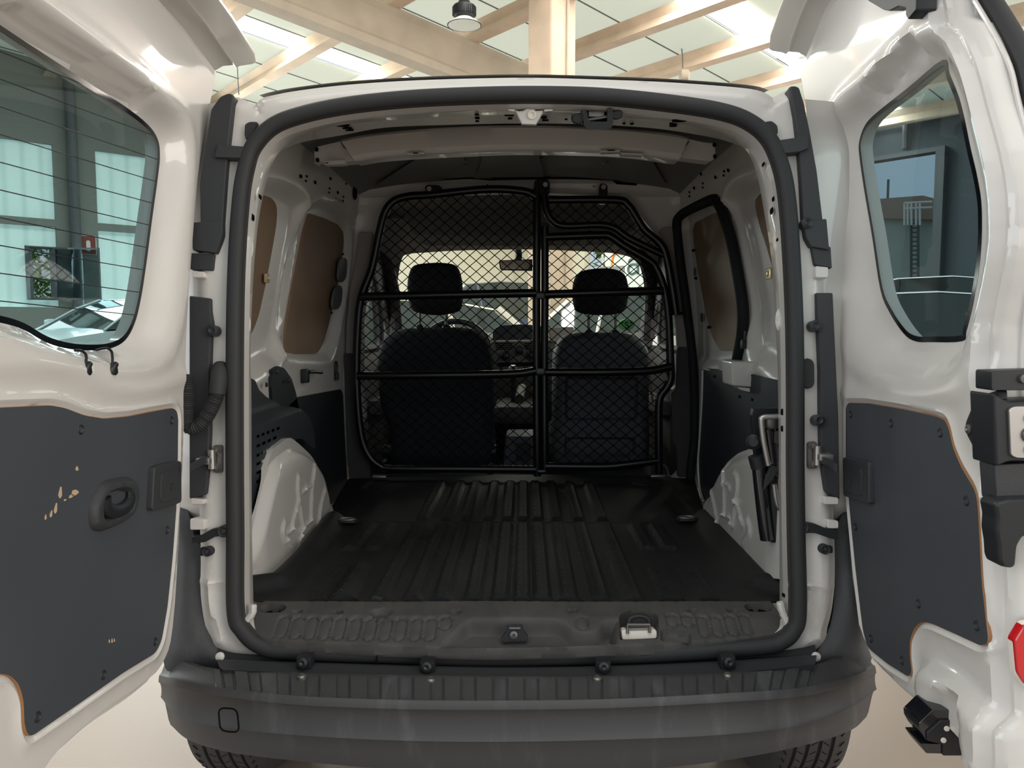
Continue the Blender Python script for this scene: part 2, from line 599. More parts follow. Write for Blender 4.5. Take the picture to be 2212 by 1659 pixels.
# ground, gently rising ahead of the van
V = [(-30, -9, G(-9)), (30, -9, G(-9)), (30, 60, G(60)), (-30, 60, G(60)), (-30, -9, G(-9) - .1), (30, -9, G(-9) - .1), (30, 60, G(60) - .1), (-30, 60, G(60) - .1)]
meta(mesh('floor', V, [(0, 1, 2, 3), (4, 7, 6, 5), (0, 4, 5, 1), (1, 5, 6, 2), (2, 6, 7, 3), (3, 7, 4, 0)], M['ground'], smooth=0), 'polished beige concrete floor of the hall', kind='structure')

def CZ(a): return 5.95 - 0.098 * a
sky_b = [(5.67, 6.23), (11.3, 11.85)]
# roof panels in long strips with thin joints, and two daylight strips between them
bs = [1.0]
while bs[-1] < 16: bs.append(bs[-1] + 1.0)
cuts = []
x = 1.0
for s0, s1 in sky_b:
    while x < s0 - 0.01:
        nx_ = min(x + 1.0, s0)
        cuts.append((x, nx_)); x = nx_
    x = s1
while x < 16:
    cuts.append((x, min(x + 1.0, 16.2))); x += 1.0
mb = MB()
a0, a1 = -1.0, 14.2
def slab(mb, a0, a1, b0, b1, zo, th):
    V = []
    for dz in (0, th):
        for a, b in ((a0, b0), (a1, b0), (a1, b1), (a0, b1)):
            V.append(HP(a, b, CZ(a) + zo + dz))
    mb.add(V, [(0, 1, 2, 3), (4, 7, 6, 5), (0, 4, 5, 1), (1, 5, 6, 2), (2, 6, 7, 3), (3, 7, 4, 0)])
pm = M['panel'].node_tree; bs_ = pm.nodes['Principled BSDF']; tl = pm.nodes.new('ShaderNodeBsdfTranslucent'); tl.inputs[0].default_value = (.92, .95, .80, 1); mxp = pm.nodes.new('ShaderNodeMixShader'); mxp.inputs[0].default_value = 0.8
pm.links.new(bs_.outputs[0], mxp.inputs[1]); pm.links.new(tl.outputs[0], mxp.inputs[2]); pm.links.new(mxp.outputs[0], pm.nodes['Material Output'].inputs[0])
xs_ = [1.0, 5.67, 6.23, 11.3, 11.85, 16.2]
for b0, b1 in zip(xs_[0::2], xs_[1::2]):
    mb.add([HP(a, b, CZ(a) + .22) for a, b in ((a0, b0), (a1, b0), (a1, b1), (a0, b1))], [(0, 1, 2, 3)])
meta(mb.build('ceiling', M['panel'], smooth=0), 'pale green translucent roof panels with thin joints', kind='structure')
mb = MB()
for b0, b1 in cuts:
    slab(mb, a0, a1, b0 - .007, b0 + .007, 0.205, 0.012)
meta(mb.build('trim_3', M['steel'], smooth=0), 'thin dark joints between the roof panels', kind='structure')
for i, (s0, s1) in enumerate(sky_b):
    mb = MB(); slab(mb, a0, a1, s0, s1, 0.24, 0.02)
    meta(mb.build('window_%d' % (i + 1), M['skylight'], smooth=0), ['broad bright daylight strip in the roof right of the column', 'narrow bright daylight strip in the roof at the left'][i], kind='structure')
    l = bpy.data.lights.new('rooflight_strip', 'AREA'); l.shape = 'RECTANGLE'; l.size = 14.5; l.size_y = s1 - s0 - .04; l.energy = 480; l.color = (1, .97, .92)
    o = bpy.data.objects.new('rooflight_strip', l); COL.objects.link(o)
    c = HP((a0 + a1) / 2, (s0 + s1) / 2, CZ((a0 + a1) / 2) + .215); dn = Vector((0, 0, -1)); ax = (A_ - Vector((0, 0, .098))).normalized(); zz = ax.cross(B_).normalized(); zz = zz if zz.z > 0 else -zz
    yy = zz.cross(ax); Rm = Matrix((ax, yy, zz)).transposed(); o.location = c; o.rotation_euler = Rm.to_euler()
# concrete purlins crossing the strips
k = 0
a = 1.7
while a < 14:
    mb = MB()
    prof = [(-.10, 0), (.10, 0), (.075, .07), (.04, .12), (.075, .17), (.10, .22), (-.10, .22), (-.075, .17), (-.04, .12), (-.075, .07)]
    mb.add(*g_sweep([HP(a, 1.0, CZ(a) - .03), HP(a, 16.1, CZ(a) - .03)], [(-p[0], p[1]) for p in prof], up=(0, 0, 1)))
    meta(mb.build('roof_purlin', M['concrete'], smooth=0), 'cream concrete purlin crossing the roof strips', kind='structure')
    a += 1.32
# main beam sloping with the roof, seen left of the column
mb = MB()
prof = [(-.13, -.62), (.13, -.62), (.13, -.52), (.07, -.46), (.07, -.12), (.13, -.06), (.13, -.03), (-.13, -.03), (-.13, -.06), (-.07, -.12), (-.07, -.46), (-.13, -.52)]
mb.add(*g_sweep([HP(-1, 8.95, CZ(-1)), HP(8.2, 8.95, CZ(8.2))], prof, up=(0, 0, 1)))
meta(mb.build('roof_beam', M['concrete_g'], smooth=0), 'large sloping concrete roof beam meeting the column', kind='structure')
# column
def column(p, s, z1, lab, m1):
    mb = MB()
    g0 = G(p.y) - .02
    sec = fillet([(-s, -s), (s, -s), (s, s), (-s, s)], 0.03, 2)
    lo = [p + A_ * q[0] + B_ * q[1] + Vector((0, 0, g0)) for q in sec]
    hi = [p + A_ * q[0] + B_ * q[1] + Vector((0, 0, z1)) for q in sec]
    mb.add(*g_loft([lo, hi], True, True))
    o = mb.build('column', m1, smooth=0)
    meta(o, lab, kind='structure')
    return o
cp = pY(1192, 100, 9.9); cp.z = 0
col = column(cp, 0.213, CZ(cp.dot(A_)) + .2, 'square cream concrete column rising behind the van roof', M['concrete'])
cb = MB()
q0 = cp - B_ * 0.232 + A_ * .05
cb.add(*g_cyl(q0 + Vector((0, 0, 1.2)), q0 + Vector((0, 0, CZ(cp.dot(A_)) + .1)), 0.02, 8))
cb.build('cable_conduit', M['concrete_g'], col, smooth=30)

# far wall with daylight sheets (seen through the left rear door and the windscreen)
W = wall_far
def rect(pl, p0, p1, p2, p3): return trace(pl, [p0, p1, p2, p3])
lim = np.array([(-14, 0.0), (14, 0.0), (14, 6.4), (-14, 6.4)])
def wrect(u0, u1, v0, v1): return np.array([(u0, v0), (u1, v0), (u1, v1), (u0, v1)])
u1 = W.px(118, 400)[0]; vt = W.px(118, 312)[1]; vm0 = W.px(118, 490)[1]; vm1 = W.px(118, 474)[1]; vb = W.px(118, 664)[1]
u2 = W.px(208, 400)[0]; u3 = W.px(420, 400)[0]
H = [wrect(u1 - 6.0, u1, vm1, vt), wrect(u1 - 6.0, u1, vb, vm0), wrect(u2, u3, vm1, vt), wrect(u2, u3, vb, vm0)]
ow = wrect(W.px(64, 600)[0], W.px(117, 600)[0], W.px(90, 645)[1], W.px(90, 535)[1])
uS = W.px(500, 600)[0]
V, Fc = g_plate(W, wrect(uS, 14, 0, 6.4), res=3.0, thick=0.25, grid=False)
meta(mesh('wall_back', V, Fc, M['wall_c'], smooth=0), 'cream end wall of the hall seen through the windscreen', kind='structure')
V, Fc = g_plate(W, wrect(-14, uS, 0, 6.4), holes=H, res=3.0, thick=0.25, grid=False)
meta(mesh('wall_left', V, Fc, mat('painted_shade_wall', (.27, .28, .26), .85), smooth=0), 'far wall of the hall, backlit shade painted grey, with tall daylight windows', kind='structure')  # backlit shade of the cream wall painted as a darker grey copy
for i, h in enumerate(H):
    ho = [ow] if i == 1 else []
    V, Fc = g_plate(W, h, holes=ho, res=3.0, thick=0.04, grid=False)
    V = [tuple(Vector(v) + B_ * 0.12) for v in V]
    meta(mesh('window_%d' % (i + 3), V, Fc, M['fluted'], smooth=0), ['upper fluted daylight sheet left of the pipe', 'lower fluted daylight sheet with the open casement', 'upper fluted daylight sheet right of the pipe', 'lower fluted daylight sheet right of the pipe'][i], kind='structure')
# open casement
cz = meta(empty('casement', W.at(*ow[0])), 'small dark-framed casement window standing open in the far wall', 'window')
mb = MB(); mb.add(*g_sweep([W.at(*p, .0) for p in ow], [(-.05, -.04), (.05, -.04), (.05, .04), (-.05, .04)], closed=True))
mb.build('frame', M['steel'], cz, smooth=0)
q = ow[1]; hgt = ow[2][1] - ow[1][1]; hp = W.at(q[0], q[1], .02)
d = (W.eu * .75 + W.n * .55).normalized() * .80
mb = MB(); mb.add(*g_sweep([hp, hp + d, hp + d + Vector((0, 0, hgt)), hp + Vector((0, 0, hgt))], [(-.02, -.02), (.02, -.02), (.02, .02), (-.02, .02)], closed=True))
sash = mb.build('sash', M['steel'], cz, smooth=0)
mesh('pane', [hp, hp + d, hp + d + Vector((0, 0, hgt)), hp + Vector((0, 0, hgt))], [(0, 1, 2, 3)], M['glass_dk'], sash, smooth=0)
# pipe and sign
pp = W.px(152, 300)[0]
mb = MB(); mb.add(*g_cyl(W.at(pp, .3, .12), W.at(pp, 5.8, .12), .09, 14))
meta(mb.build('drain_pipe', M['steel']), 'dark vertical drain pipe on the far wall between the windows', 'pipe')
sc_ = W.px(190, 530); sg = meta(empty('wall_sign', W.at(sc_[0], sc_[1])), 'small square fire extinguisher sign on the far wall beside the pipe', 'sign')
prism('panel', W, wrect(sc_[0] - .13, sc_[0] + .13, sc_[1] - .17, sc_[1] + .17), .0, .02, mat('sign_dark_red', (.25, .05, .04), .5), sg, smooth=0)
mb = MB(); mb.add(*g_prism(W, slot(sc_[0], sc_[1] - .01, .035, .10), .02, .03)); mb.build('pictogram', M['whiteclip'], sg, smooth=0)
mb = MB(); mb.add(*g_sweep([W.at(*p, .02) for p in wrect(sc_[0] - .13, sc_[0] + .13, sc_[1] - .17, sc_[1] + .17)], circ(.012, 6), closed=True)); mb.build('border', M['whiteclip'], sg, smooth=0)

# daylight entering through the tall wall windows
wc = W.at((u2 + u3) / 2, 2.8, .25); area('wall_window_daylight', wc, wc + W.n * 5 + Vector((0, 0, -1.5)), 3.0, 3.4, 420, (.95, 1, .98))
wc = W.at(u1 - 3, 2.8, .25); area('wall_window_daylight', wc, wc + W.n * 5 + Vector((0, 0, -1.5)), 5.0, 3.4, 300, (.95, 1, .98))

# gate wall (seen through the right rear door and the windscreen)
Wg = wall_gate
o2 = rect(Wg, (1800, 645), (2037, 640), (2037, 330), (1800, 355))
o2 = wrect(Wg.px(2037, 400)[0], Wg.px(1790, 400)[0], .45, Wg.px(1950, 338)[1])
vtop = Wg.px(1290, 505)[1]
o1 = wrect(Wg.px(1314, 560)[0], Wg.px(1262, 560)[0], .6, vtop)
limg = np.array([(-9, 0.0), (16, 0.0), (16, 6.4), (-9, 6.4)])
uG = Wg.px(1460, 600)[0]
V, Fc = g_plate(Wg, wrect(uG, 16, 0, 6.4), holes=[o1], res=3.0, thick=0.22, grid=False)
meta(mesh('wall_front', V, Fc, M['wall_c'], smooth=0), 'cream wall of the hall beside the white sign', kind='structure')
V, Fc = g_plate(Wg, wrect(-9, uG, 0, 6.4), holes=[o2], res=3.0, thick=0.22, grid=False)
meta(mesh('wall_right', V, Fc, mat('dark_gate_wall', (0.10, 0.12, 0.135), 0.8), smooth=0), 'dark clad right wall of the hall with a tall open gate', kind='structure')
wc = Wg.at((o2[0][0] + o2[1][0]) / 2, 2.4, .3); area('gate_daylight', wc, wc + Wg.n * 6 + Vector((0, 0, 0)), 4.5, 3.6, 200, (1, .97, .92))
gf = MB(); fr_ = dense(o2, 50)
gf.add(*g_sweep([Wg.at(*p, .06) for p in o2], [(-.12, -.08), (.12, -.08), (.12, .08), (-.12, .08)], closed=True))
meta(gf.build('door_1', M['steel'], smooth=0), 'dark steel frame of the tall open gate', kind='structure')
mb = MB(); ug = (o2[0][0] + o2[1][0]) / 2
for vv in (o2[2][1] + .55, o2[2][1] + .9):
    mb.add(*g_cyl(Wg.at(o2[0][0] - .5, vv, .1), Wg.at(o2[1][0] + .6, vv, .1), .03, 8))
for uu in (o2[0][0] + .6, o2[0][0] + 1.9, o2[0][0] + 3.2):
    mb.add(*g_cyl(Wg.at(uu, o2[2][1] + .1, .1), Wg.at(uu, o2[2][1] + .9, .1), .05, 8))
meta(mb.build('trim_1', M['steel'], smooth=0), 'dark rail frame over the gate', kind='structure')
for uu in (o1[0][0] + .28,):
    mb = MB(); mb.add(*g_box(Wg.at(uu, 2.6, -.1), (.05, .05, 3.4))); meta(mb.build('trim_2', M['whiteclip'], smooth=0), 'white glazing bar in front of the trees', kind='structure')

# shop sign with a large orange C and a dark a on white
sgn = meta(empty('shop_sign', Wg.at(*Wg.px(1345, 620))), 'white sign with a large orange C and dark letter a on the hall wall', 'sign')
SP = Plane(A_ * 13.6, B_, (0, 0, 1), -A_)
b0 = trace(SP, [(1310, 618), (1420, 618), (1420, 470), (1310, 470)])
prism('board', SP, wrect(min(b0[:, 0]), max(b0[:, 0]), min(b0[:, 1]), max(b0[:, 1])), 0, .04, mat('sign_white', (.75, .85, .80), .5), sgn, smooth=0)
org = mat('sign_orange', (0.95, 0.33, 0.06), .45); drk = mat('sign_dark_letter', (.10, .16, .17), .5)
def px_stroke(pl, pts, wd, h): return [pl.at(*pl.px(x, y, h), h) for x, y in cr(pts, 6)]
mb = MB(); mb.add(*g_sweep(px_stroke(SP, [(1352, 546), (1345, 548), (1334, 545), (1326, 551), (1323, 562), (1322, 574)], 0, .05), circ(.030, 8), up=tuple(SP.n)))
mb.build('letter_c', org, sgn, label='orange letter C')
mb = MB(); mb.add(*g_sweep(px_stroke(SP, [(1358, 567), (1363, 560), (1371, 559), (1377, 565), (1378, 578), (1378, 592)], 0, .05), circ(.030, 8), up=tuple(SP.n)))
mb.add(*g_sweep(px_stroke(SP, [(1377, 572), (1366, 571), (1358, 577), (1358, 587), (1365, 592), (1377, 585)], 0, .05), circ(.028, 8), up=tuple(SP.n)))
mb.build('letter_a', drk, sgn, label='dark grey letter a')
mb = MB(); mb.add(*g_prism(SP, trace(SP, [(1300, 590), (1352, 588), (1352, 574), (1300, 577)]), .04, .06)); mb.build('stripe', M['wall_d'], sgn, smooth=0)

# trees outside
M['leaf'] = mat('leaf_green', (0.13, 0.30, 0.07), 0.6, var=(0.32, 0.48, 0.14), vscale=9)
M['bark'] = mat('bark', (0.12, 0.09, 0.06), 0.9)
def tree(p, R_, h, lab, nl, seed, ls=.16):
    rnd = random.Random(seed)
    t = meta(empty('tree', p), lab, 'tree')
    mb = MB(); mb.add(*g_tube([p, p + Vector((0, 0, h * .5)), p + Vector((.1, 0, h * .9))], .12, 8, scale=[1, .8, .3])); mb.build('trunk', M['bark'], t)
    mb = MB()
    for _ in range(nl):
        q = Vector((rnd.gauss(0, 1), rnd.gauss(0, 1), rnd.gauss(0, 1))).normalized() * R_ * rnd.uniform(.35, 1)
        q.z *= .5 * h / R_ ; q += p + Vector((0, 0, h * .55))
        d1 = Vector((rnd.uniform(-1, 1), rnd.uniform(-1, 1), rnd.uniform(-1, .3))).normalized() * ls * rnd.uniform(.7, 1.3)
        d2 = d1.cross(Vector((rnd.uniform(-1, 1), rnd.uniform(-1, 1), 1))).normalized() * ls * .3
        mb.add([q - d1, q + d2, q + d1, q - d2], [(0, 1, 2, 3)])
    mb.build('foliage', M['leaf'], t, smooth=0)
p = W.at((ow[0][0] + ow[1][0]) / 2 - .4, 0, -2.6); tree(gz(p), 1.9, 4.2, 'leafy green tree seen through the open casement', 2600, 1, .13)
p = Wg.at((o1[0][0] + o1[1][0]) / 2 + .2, 0, -2.4); tree(gz(p), 1.8, 5.6, 'leafy green tree outside behind the glazing left of the sign', 2600, 2, .16)

# building opposite, with a ladder (through the right rear door glass)
OP = Plane(A_ * 34, B_, (0, 0, 1), -A_)
q = trace(OP, [(1800, 640), (2120, 640), (2120, 470), (1800, 472)])
bl = meta(empty('warehouse', gz(OP.at(*q[0]))), 'grey concrete warehouse with a low brown roof seen through the gate', 'building')
uL, uR = max(q[:, 0]), min(q[:, 0]); vw = q[3][1]
mb = MB(); mb.add(*g_box(OP.at((uL + uR) / 2, vw / 2 + .2, -2.0), ((abs(uL - uR)), 4.0, vw), Matrix((B_, A_, Vector((0, 0, 1)))).transposed()))
mb.build('wall', mat('stained_concrete', (.50, .58, .52), .9, var=(.38, .46, .42), vscale=.6), bl, smooth=0)
rt = trace(OP, [(1860, 472), (2120, 478), (2120, 455), (2000, 424), (1880, 433), (1800, 445), (1790, 472)])
prism('roof', OP, rt, -3, .3, mat('brown_roof', (.34, .27, .22), .8), bl, smooth=0)
ld = meta(empty('ladder', gz(OP.at(*OP.px(1980, 620)))), 'caged steel ladder fixed to the warehouse wall', 'ladder')
lm = mat('galvanised', (.10, .12, .13), .6); lw = mat('rail_white', (.7, .75, .75), .5)
mb = MB(); mb2 = MB()
for x in (1979, 1994):
    mb.add(*g_cyl(OP.at(*OP.px(x, 620), .5), OP.at(*OP.px(x, 480), .5), .05, 6))
mb.build('rail', lm, ld)
for k in range(14):
    y = 485 + k * 9.6
    mb2.add(*g_cyl(OP.at(*OP.px(1979, y), .5), OP.at(*OP.px(1994, y), .5), .035, 6))
mb2.build('rungs', lm, ld)
mb = MB()
for x in (1971, 1978, 1986, 1996, 2004):
    mb.add(*g_cyl(OP.at(*OP.px(x, 490), .8), OP.at(*OP.px(x, 443), .8), .045, 6))
for y in (443, 455):
    mb.add(*g_cyl(OP.at(*OP.px(1971, y), .8), OP.at(*OP.px(2030, y - 3), .8), .045, 6))
mb.build('guard_rail', lw, ld)
ms = OP.px(1917, 445); mb = MB(); mb.add(*g_cyl(OP.at(ms[0], ms[1], .0), OP.at(ms[0], OP.px(1917, 388)[1], 0), .05, 6)); meta(mb.build('roof_mast', lm), 'thin mast standing on the warehouse roof', 'mast')

# ---------------- high bay lamp
lp = pY(1003, 40, 9.3)
L = meta(empty('high_bay_lamp', lp), 'industrial high bay lamp with a wide white reflector hanging from the roof', 'lamp')
K_ = .85
mb = MB(); mb.add(*g_lathe(lp + Vector((0, 0, -.08)), (0, 0, 1), [(t * K_, r * K_) for t, r in [(0, .235), (.0, .225), (.03, .20), (.07, .14), (.10, .10), (.10, .105), (.07, .15), (.03, .21), (.005, .24)]], 40)); mb.build('reflector', mat('lamp_white', (.75, .78, .74), .35), L)
mb = MB(); mb.add(*g_lathe(lp + Vector((0, 0, .005)), (0, 0, 1), [(t * K_, r * K_) for t, r in [(0, .10), (.02, .14), (.09, .155), (.16, .15), (.18, .09), (.22, .08), (.27, .03)]], 24))
for k in range(36):
    a = 2 * math.pi * k / 36
    mb.add(*g_box(lp + Vector((math.cos(a) * .128, math.sin(a) * .128, .08)), (.025, .007, .09), Matrix.Rotation(a, 3, 'Z')))
mb.build('finned_housing', M['plastic_b'], L)
mb = MB(); mb.add(*g_cyl(lp + Vector((0, 0, .2)), lp + Vector((0, 0, CZ(lp.dot(A_)) - lp.z + .2)), .012, 6)); mb.build('suspension_cord', M['steel'], L)

# hanging wires in front of the ceiling
def wire(pts, Y, r, lab, name='hanging_wire'):
    mb = MB(); mb.add(*g_tube([pY(x, y, Y) for x, y in cr(pts, 6)], r, 6))
    meta(mb.build(name, M['steel']), lab, 'wire')
hw = meta(empty('hanging_wire', pY(1473, 160, 11.60)), 'looped thin wire with a small grey reel hanging from a purlin right of the column', 'wire')
mb = MB(); mb.add(*g_tube([pY(x, y, 11.60) for x, y in cr([(1478, 20), (1472, 60), (1461, 92), (1468, 80), (1480, 60), (1483, 72), (1472, 90), (1474, 120), (1475, 158)], 6)], .008, 6)); mb.build('wire_strand', M['steel'], hw)
wire([(512, 120), (513, 150), (516, 205)], 11.5, .008, 'thin straight wire hanging beside the left rear door')
fp = pY(1478, 162, 11.60); mb = MB(); mb.add(*g_lathe(fp, (1, 0, 0), [(-.07, .05), (-.05, .085), (.05, .085), (.07, .05)], 20)); mb.build('cable_reel', M['concrete_g'], hw)

# ---------------- parked cars
def make_car(p, heading, L_, Wd, Hh, col, lab, cat='car', group=None, bonnet=.27):
    """hatchback seen at a distance: lofted body, glasshouse, wheels"""
    root = meta(empty('car', p), lab, cat, group)
    R = Matrix.Rotation(heading, 3, 'Z'); S = Vector(p)
    def P(x, y, z): return S + R @ Vector((x * L_, y * Wd / 2, z * Hh))
    # stations from nose to tail: x, bottom, shoulder height, half width
    st = [(-.50, .22, .38, .72), (-.485, .17, .47, .86), (-.44, .14, .53, .95), (-.36, .13, .575, .99), (-.24, .13, .62, 1.0), (-.1, .13, .64, 1.0), (.1, .13, .65, 1.0), (.3, .13, .665, 1.0), (.42, .14, .67, .97), (.48, .17, .66, .88), (.50, .24, .55, .78)]
    rows = []
    for x, b, s_, w_ in st:
        row = []
        for yy, zz in ((0, b), (.8, b), (.96, b + .04), (1, b + (s_ - b) * .5), (.98, b + (s_ - b) * .8), (.93, s_), (.8, s_ + .015), (.45, s_ + .03), (0, s_ + .035)):
            row.append((yy * w_, zz))
        rows.append([P(x, y, z) for y, z in row] + [P(x, -y, z) for y, z in row[::-1][1:-1]])
    mb = MB(); mb.add(*g_loft(rows, True, True))
    # roof and pillars
    gs = [(-.255 + bonnet * .0, .625, .86), (-.12, .86, .74), (-.02, .97, .70), (.12, 1.0, .70), (.28, .985, .68), (.38, .93, .66), (.47, .68, .80)]
    roof = []
    for x, z, w_ in gs:
        roof.append([P(x, yy * w_, z - (.012 if abs(yy) > .9 else 0)) for yy in (-1, -.85, 0, .85, 1)])
    mb.add(*g_loft(roof[2:6]))
    for s_ in (-1, 1):
        for i, j, r in ((0, 2, .028), (5, 6, .05)):
            mb.add(*g_tube([P(gs[k][0], s_ * gs[k][2], gs[k][1]) for k in range(i, j + 1)], r * .75, 6))
        for xx in (.06, .30):
            mb.add(*g_tube([P(xx, s_ * .93, .64), P(xx - .02, s_ * .71, .96)], .022, 6))
    m_ = mat('car_paint', col, .35, coat=.3)
    mb.build('body', m_, root, smooth=40)
    mb = MB(); rr = []
    for x, z, w_ in gs[:3]: rr.append([P(x, yy * w_ * .99, z - .004) for yy in (-1, -.5, 0, .5, 1)])
    mb.add(*g_loft(rr)); rr = []
    for x, z, w_ in gs[5:]: rr.append([P(x, yy * w_ * .99, z - .004) for yy in (-1, -.5, 0, .5, 1)])
    mb.add(*g_loft(rr))
    for s_ in (-1, 1):
        rr = [[P(x, s_ * w_ * .99, z - .01), P(x, s_ * .92, .64)] for x, z, w_ in gs]
        mb.add(*g_loft(rr))
    mb.build('glazing', mat('car_glass', (.03, .045, .045), .04, spec=1.0), root, smooth=30)
    for sx in (-.31, .31):
        for s_ in (-1, 1):
            c = P(sx, s_ * .90, 0); c.z = S.z + .31
            ax = R @ Vector((0, s_, 0))
            mb = MB(); mb.add(*g_lathe(c - ax * .09, ax, [(0, .2), (0, .29), (.02, .315), (.18, .315), (.20, .29), (.20, .20), (.17, .19)], 24)); wh = mb.build('wheel', M['seal'], root)
            mb = MB(); mb.add(*g_lathe(c + ax * .08, ax, [(0, .19), (.02, .19), (.035, .05), (.04, .0)], 16)); mb.build('rim', M['metal'], wh)
    for s_ in (-1, 1):
        mb = MB(); mb.add(*g_box(P(-.475, s_ * .66, .47), (.22, .26, .12), R, .05)); mb.build('headlamp', mat('lamp_glass', (.6, .65, .68), .1, coat=1), root)
        mb = MB(); mb.add(*g_box(P(-.17, s_ * 1.08, .70), (.12, .20, .15), R, .05)); mb.build('door_mirror', m_, root)
    mb = MB(); mb.add(*g_box(P(-.495, 0, .30), (.06, 1.1, .16), R, .02)); mb.build('grille', M['hole'], root)
    return root
def car_px(px, Y, heading, *a, **k):
    p = pY(px, 704, Y); p.z = G(Y)
    return make_car(p, math.radians(heading), *a, **k)
car_px(285, 12.6, 66, 4.3, 1.8, 1.45, (.45, .55, .57), 'silver hatchback parked before the far wall windows')
car_px(-190, 8.4, 152, 4.2, 1.7, 1.30, (.25, .31, .33), 'grey saloon nearer the van, left of the silver hatchback')
car_px(2110, 7.1, 170, 4.3, 1.75, 1.42, (.01, .012, .016), 'black car parked nearest beyond the right rear door')
car_px(2110, 11.5, 168, 4.4, 1.8, 1.72, (.006, .008, .012), 'black car parked behind the other black car near the gate')
car_px(700, 7.1, 3, 4.2, 1.7, 1.36, (.74, .70, .58), 'cream white car whose bonnet shows through the windscreen')
car_px(1000, 12.0, 8, 4.4, 1.75, 1.66, (.05, .07, .12), 'dark blue estate car behind the cream car')
car_px(1520, 9.6, 172, 4.3, 1.7, 1.45, (.78, .78, .74), 'white car seen behind the passenger headrest')
car_px(872, 15.6, 98, 4.2, 1.75, 1.35, (.08, .22, .55), 'bright blue car seen past the driver side pillar')
# ================================================================== THE VAN
VAN = meta(empty('van', (XC, 2.8, 0)), 'white panel van seen from behind with both rear doors wide open', 'van')
S = Plane((0, 1.56, 0.535), (1, 0, 0), (0, 0.119, 1.0), (0, -1.0, 0.119))
def sp(pts, h=0.0): return trace(S, pts, h)
def s3(pts, h=0.0, n=8, closed=False):
    return [S.at(u, v, h) for u, v in cr(sp(pts, h), n, closed)]

# ---- seal path
SEAL = [(507, 1318), (506, 1150), (505, 1000), (505, 800), (508, 600), (518, 438), (530, 362), (547, 315), (588, 272), (650, 247), (745, 227), (870, 213), (1000, 206), (1150, 203),
        (1300, 207), (1450, 222), (1560, 240), (1622, 264), (1664, 303), (1690, 365), (1703, 440), (1712, 560), (1718, 700), (1720, 850), (1720, 1000), (1722, 1150), (1725, 1318),
        (1714, 1362), (1690, 1385), (1650, 1396), (1497, 1408), (1338, 1416), (1100, 1421), (976, 1420), (817, 1414), (618, 1407), (560, 1394), (524, 1362)]
seal = meta(empty('door_opening_seal', S.at(0, 0), VAN))
prof = [(.0165 * math.cos(a), .0165 * math.sin(a)) for a in [2 * math.pi * k / 16 for k in range(16)]]
mb = MB(); mb.add(*g_sweep(s3(SEAL, .012, 8, True), prof, closed=True, up=tuple(S.n)))
mb.build('bulb', M['seal'], seal)
# textured clip strip inside the bulb
cxs = sum(p[0] for p in SEAL) / len(SEAL); cys = sum(p[1] for p in SEAL) / len(SEAL)
def offs(P, d):
    P = np.array(P, float); out = []
    N = len(P)
    for i in range(N):
        t = P[(i + 1) % N] - P[i - 1]; t /= np.linalg.norm(t)
        out.append(P[i] + np.array((-t[1], t[0])) * d)
    return np.array(out)
sd2 = cr(sp(SEAL), 8, True)
area2 = 0.5 * np.sum(sd2[:, 0] * np.roll(sd2[:, 1], -1) - np.roll(sd2[:, 0], -1) * sd2[:, 1])
inw = 1.0 if area2 > 0 else -1.0
cl = offs(sd2, inw * .018)
mb = MB(); mb.add(*g_sweep([S.at(u, v, .006) for u, v in cl], [(-.004, -.006), (.004, -.006), (.004, .006), (-.004, .006)], closed=True, up=tuple(S.n)))
M['sealtex'] = mat('seal_textured_lip', (.05, .045, .042), .8, bump=1.0, scale=900)
mb.build('clip_strip', M['sealtex'], seal)
mb = MB(); mb.add(*g_box(S.at(*S.px(820, 1414), .029), (.0016, .004, .024), bev=.0004)); mb.build('joint', M['hole'], seal)

# ---- painted rear ring of the body
H1 = offs(sd2, inw * .022)
RING = [(428, 1180), (415, 900), (418, 600), (438, 400), (462, 262), (488, 212), (503, 202), (523, 208), (541, 217), (549, 214), (560, 204), (590, 196), (640, 187), (740, 175), (870, 166), (1010, 161), (1150, 159),
        (1300, 163), (1430, 168), (1550, 176), (1630, 184), (1660, 193), (1676, 201), (1692, 193), (1706, 187), (1722, 186), (1738, 230), (1762, 350), (1785, 600), (1800, 900), (1808, 1180), (1806, 1290), (1794, 1360), (1772, 1408), (1600, 1436), (1110, 1446), (600, 1436), (468, 1418), (440, 1370), (428, 1290)]
ring2 = cr(sp(RING), 4, True)
P_round_l = sp([(540, 218), (552, 235), (580, 262), (605, 268), (620, 258)]); P_round_r = sp([(1676, 204), (1672, 225), (1655, 240), (1640, 247)])
emb = [(sp([(457, 1260), (458, 1300), (463, 1325), (474, 1345), (478, 1385)]), .006), (sp([(1748, 1262), (1750, 1300), (1744, 1325), (1738, 1345), (1742, 1385)]), .006)]
rsg = 1 if 0.5 * np.sum(ring2[:, 0] * np.roll(ring2[:, 1], -1) - np.roll(ring2[:, 0], -1) * ring2[:, 1]) > 0 else -1
def ring_h(U, V):
    h = np.zeros(len(U))
    de = sdist(ring2, U, V)
    h -= .02 * (1 - ss(de, 0, .035)) ** 2
    vt_ = S.px(1150, 235)[1]
    for poly in (P_round_l, P_round_r):
        h -= .0035 * (1 - ss(dist(poly, U, V, False), .002, .007))
    for poly, a in emb:
        h += a * (1 - ss(dist(poly, U, V, False), .003, .011))
    # pressed outer shoulder of the pillars
    for xs, sgn_ in ((452, 1), (1768, -1)):
        pass
    h += .004 * (1 - ss(np.abs(V - (S.px(460, 1258)[1])), .0015, .005)) * (1 - ss(de, .10, .12)) * (np.abs(U) > .5)
    h += .008 * np.sin(V * 9.0) * (np.abs(U - XC) > .58) * ss(np.abs(U - XC), .60, .66)
    return h
body = meta(empty('rear_frame', (XC, 1.6, .6), VAN))
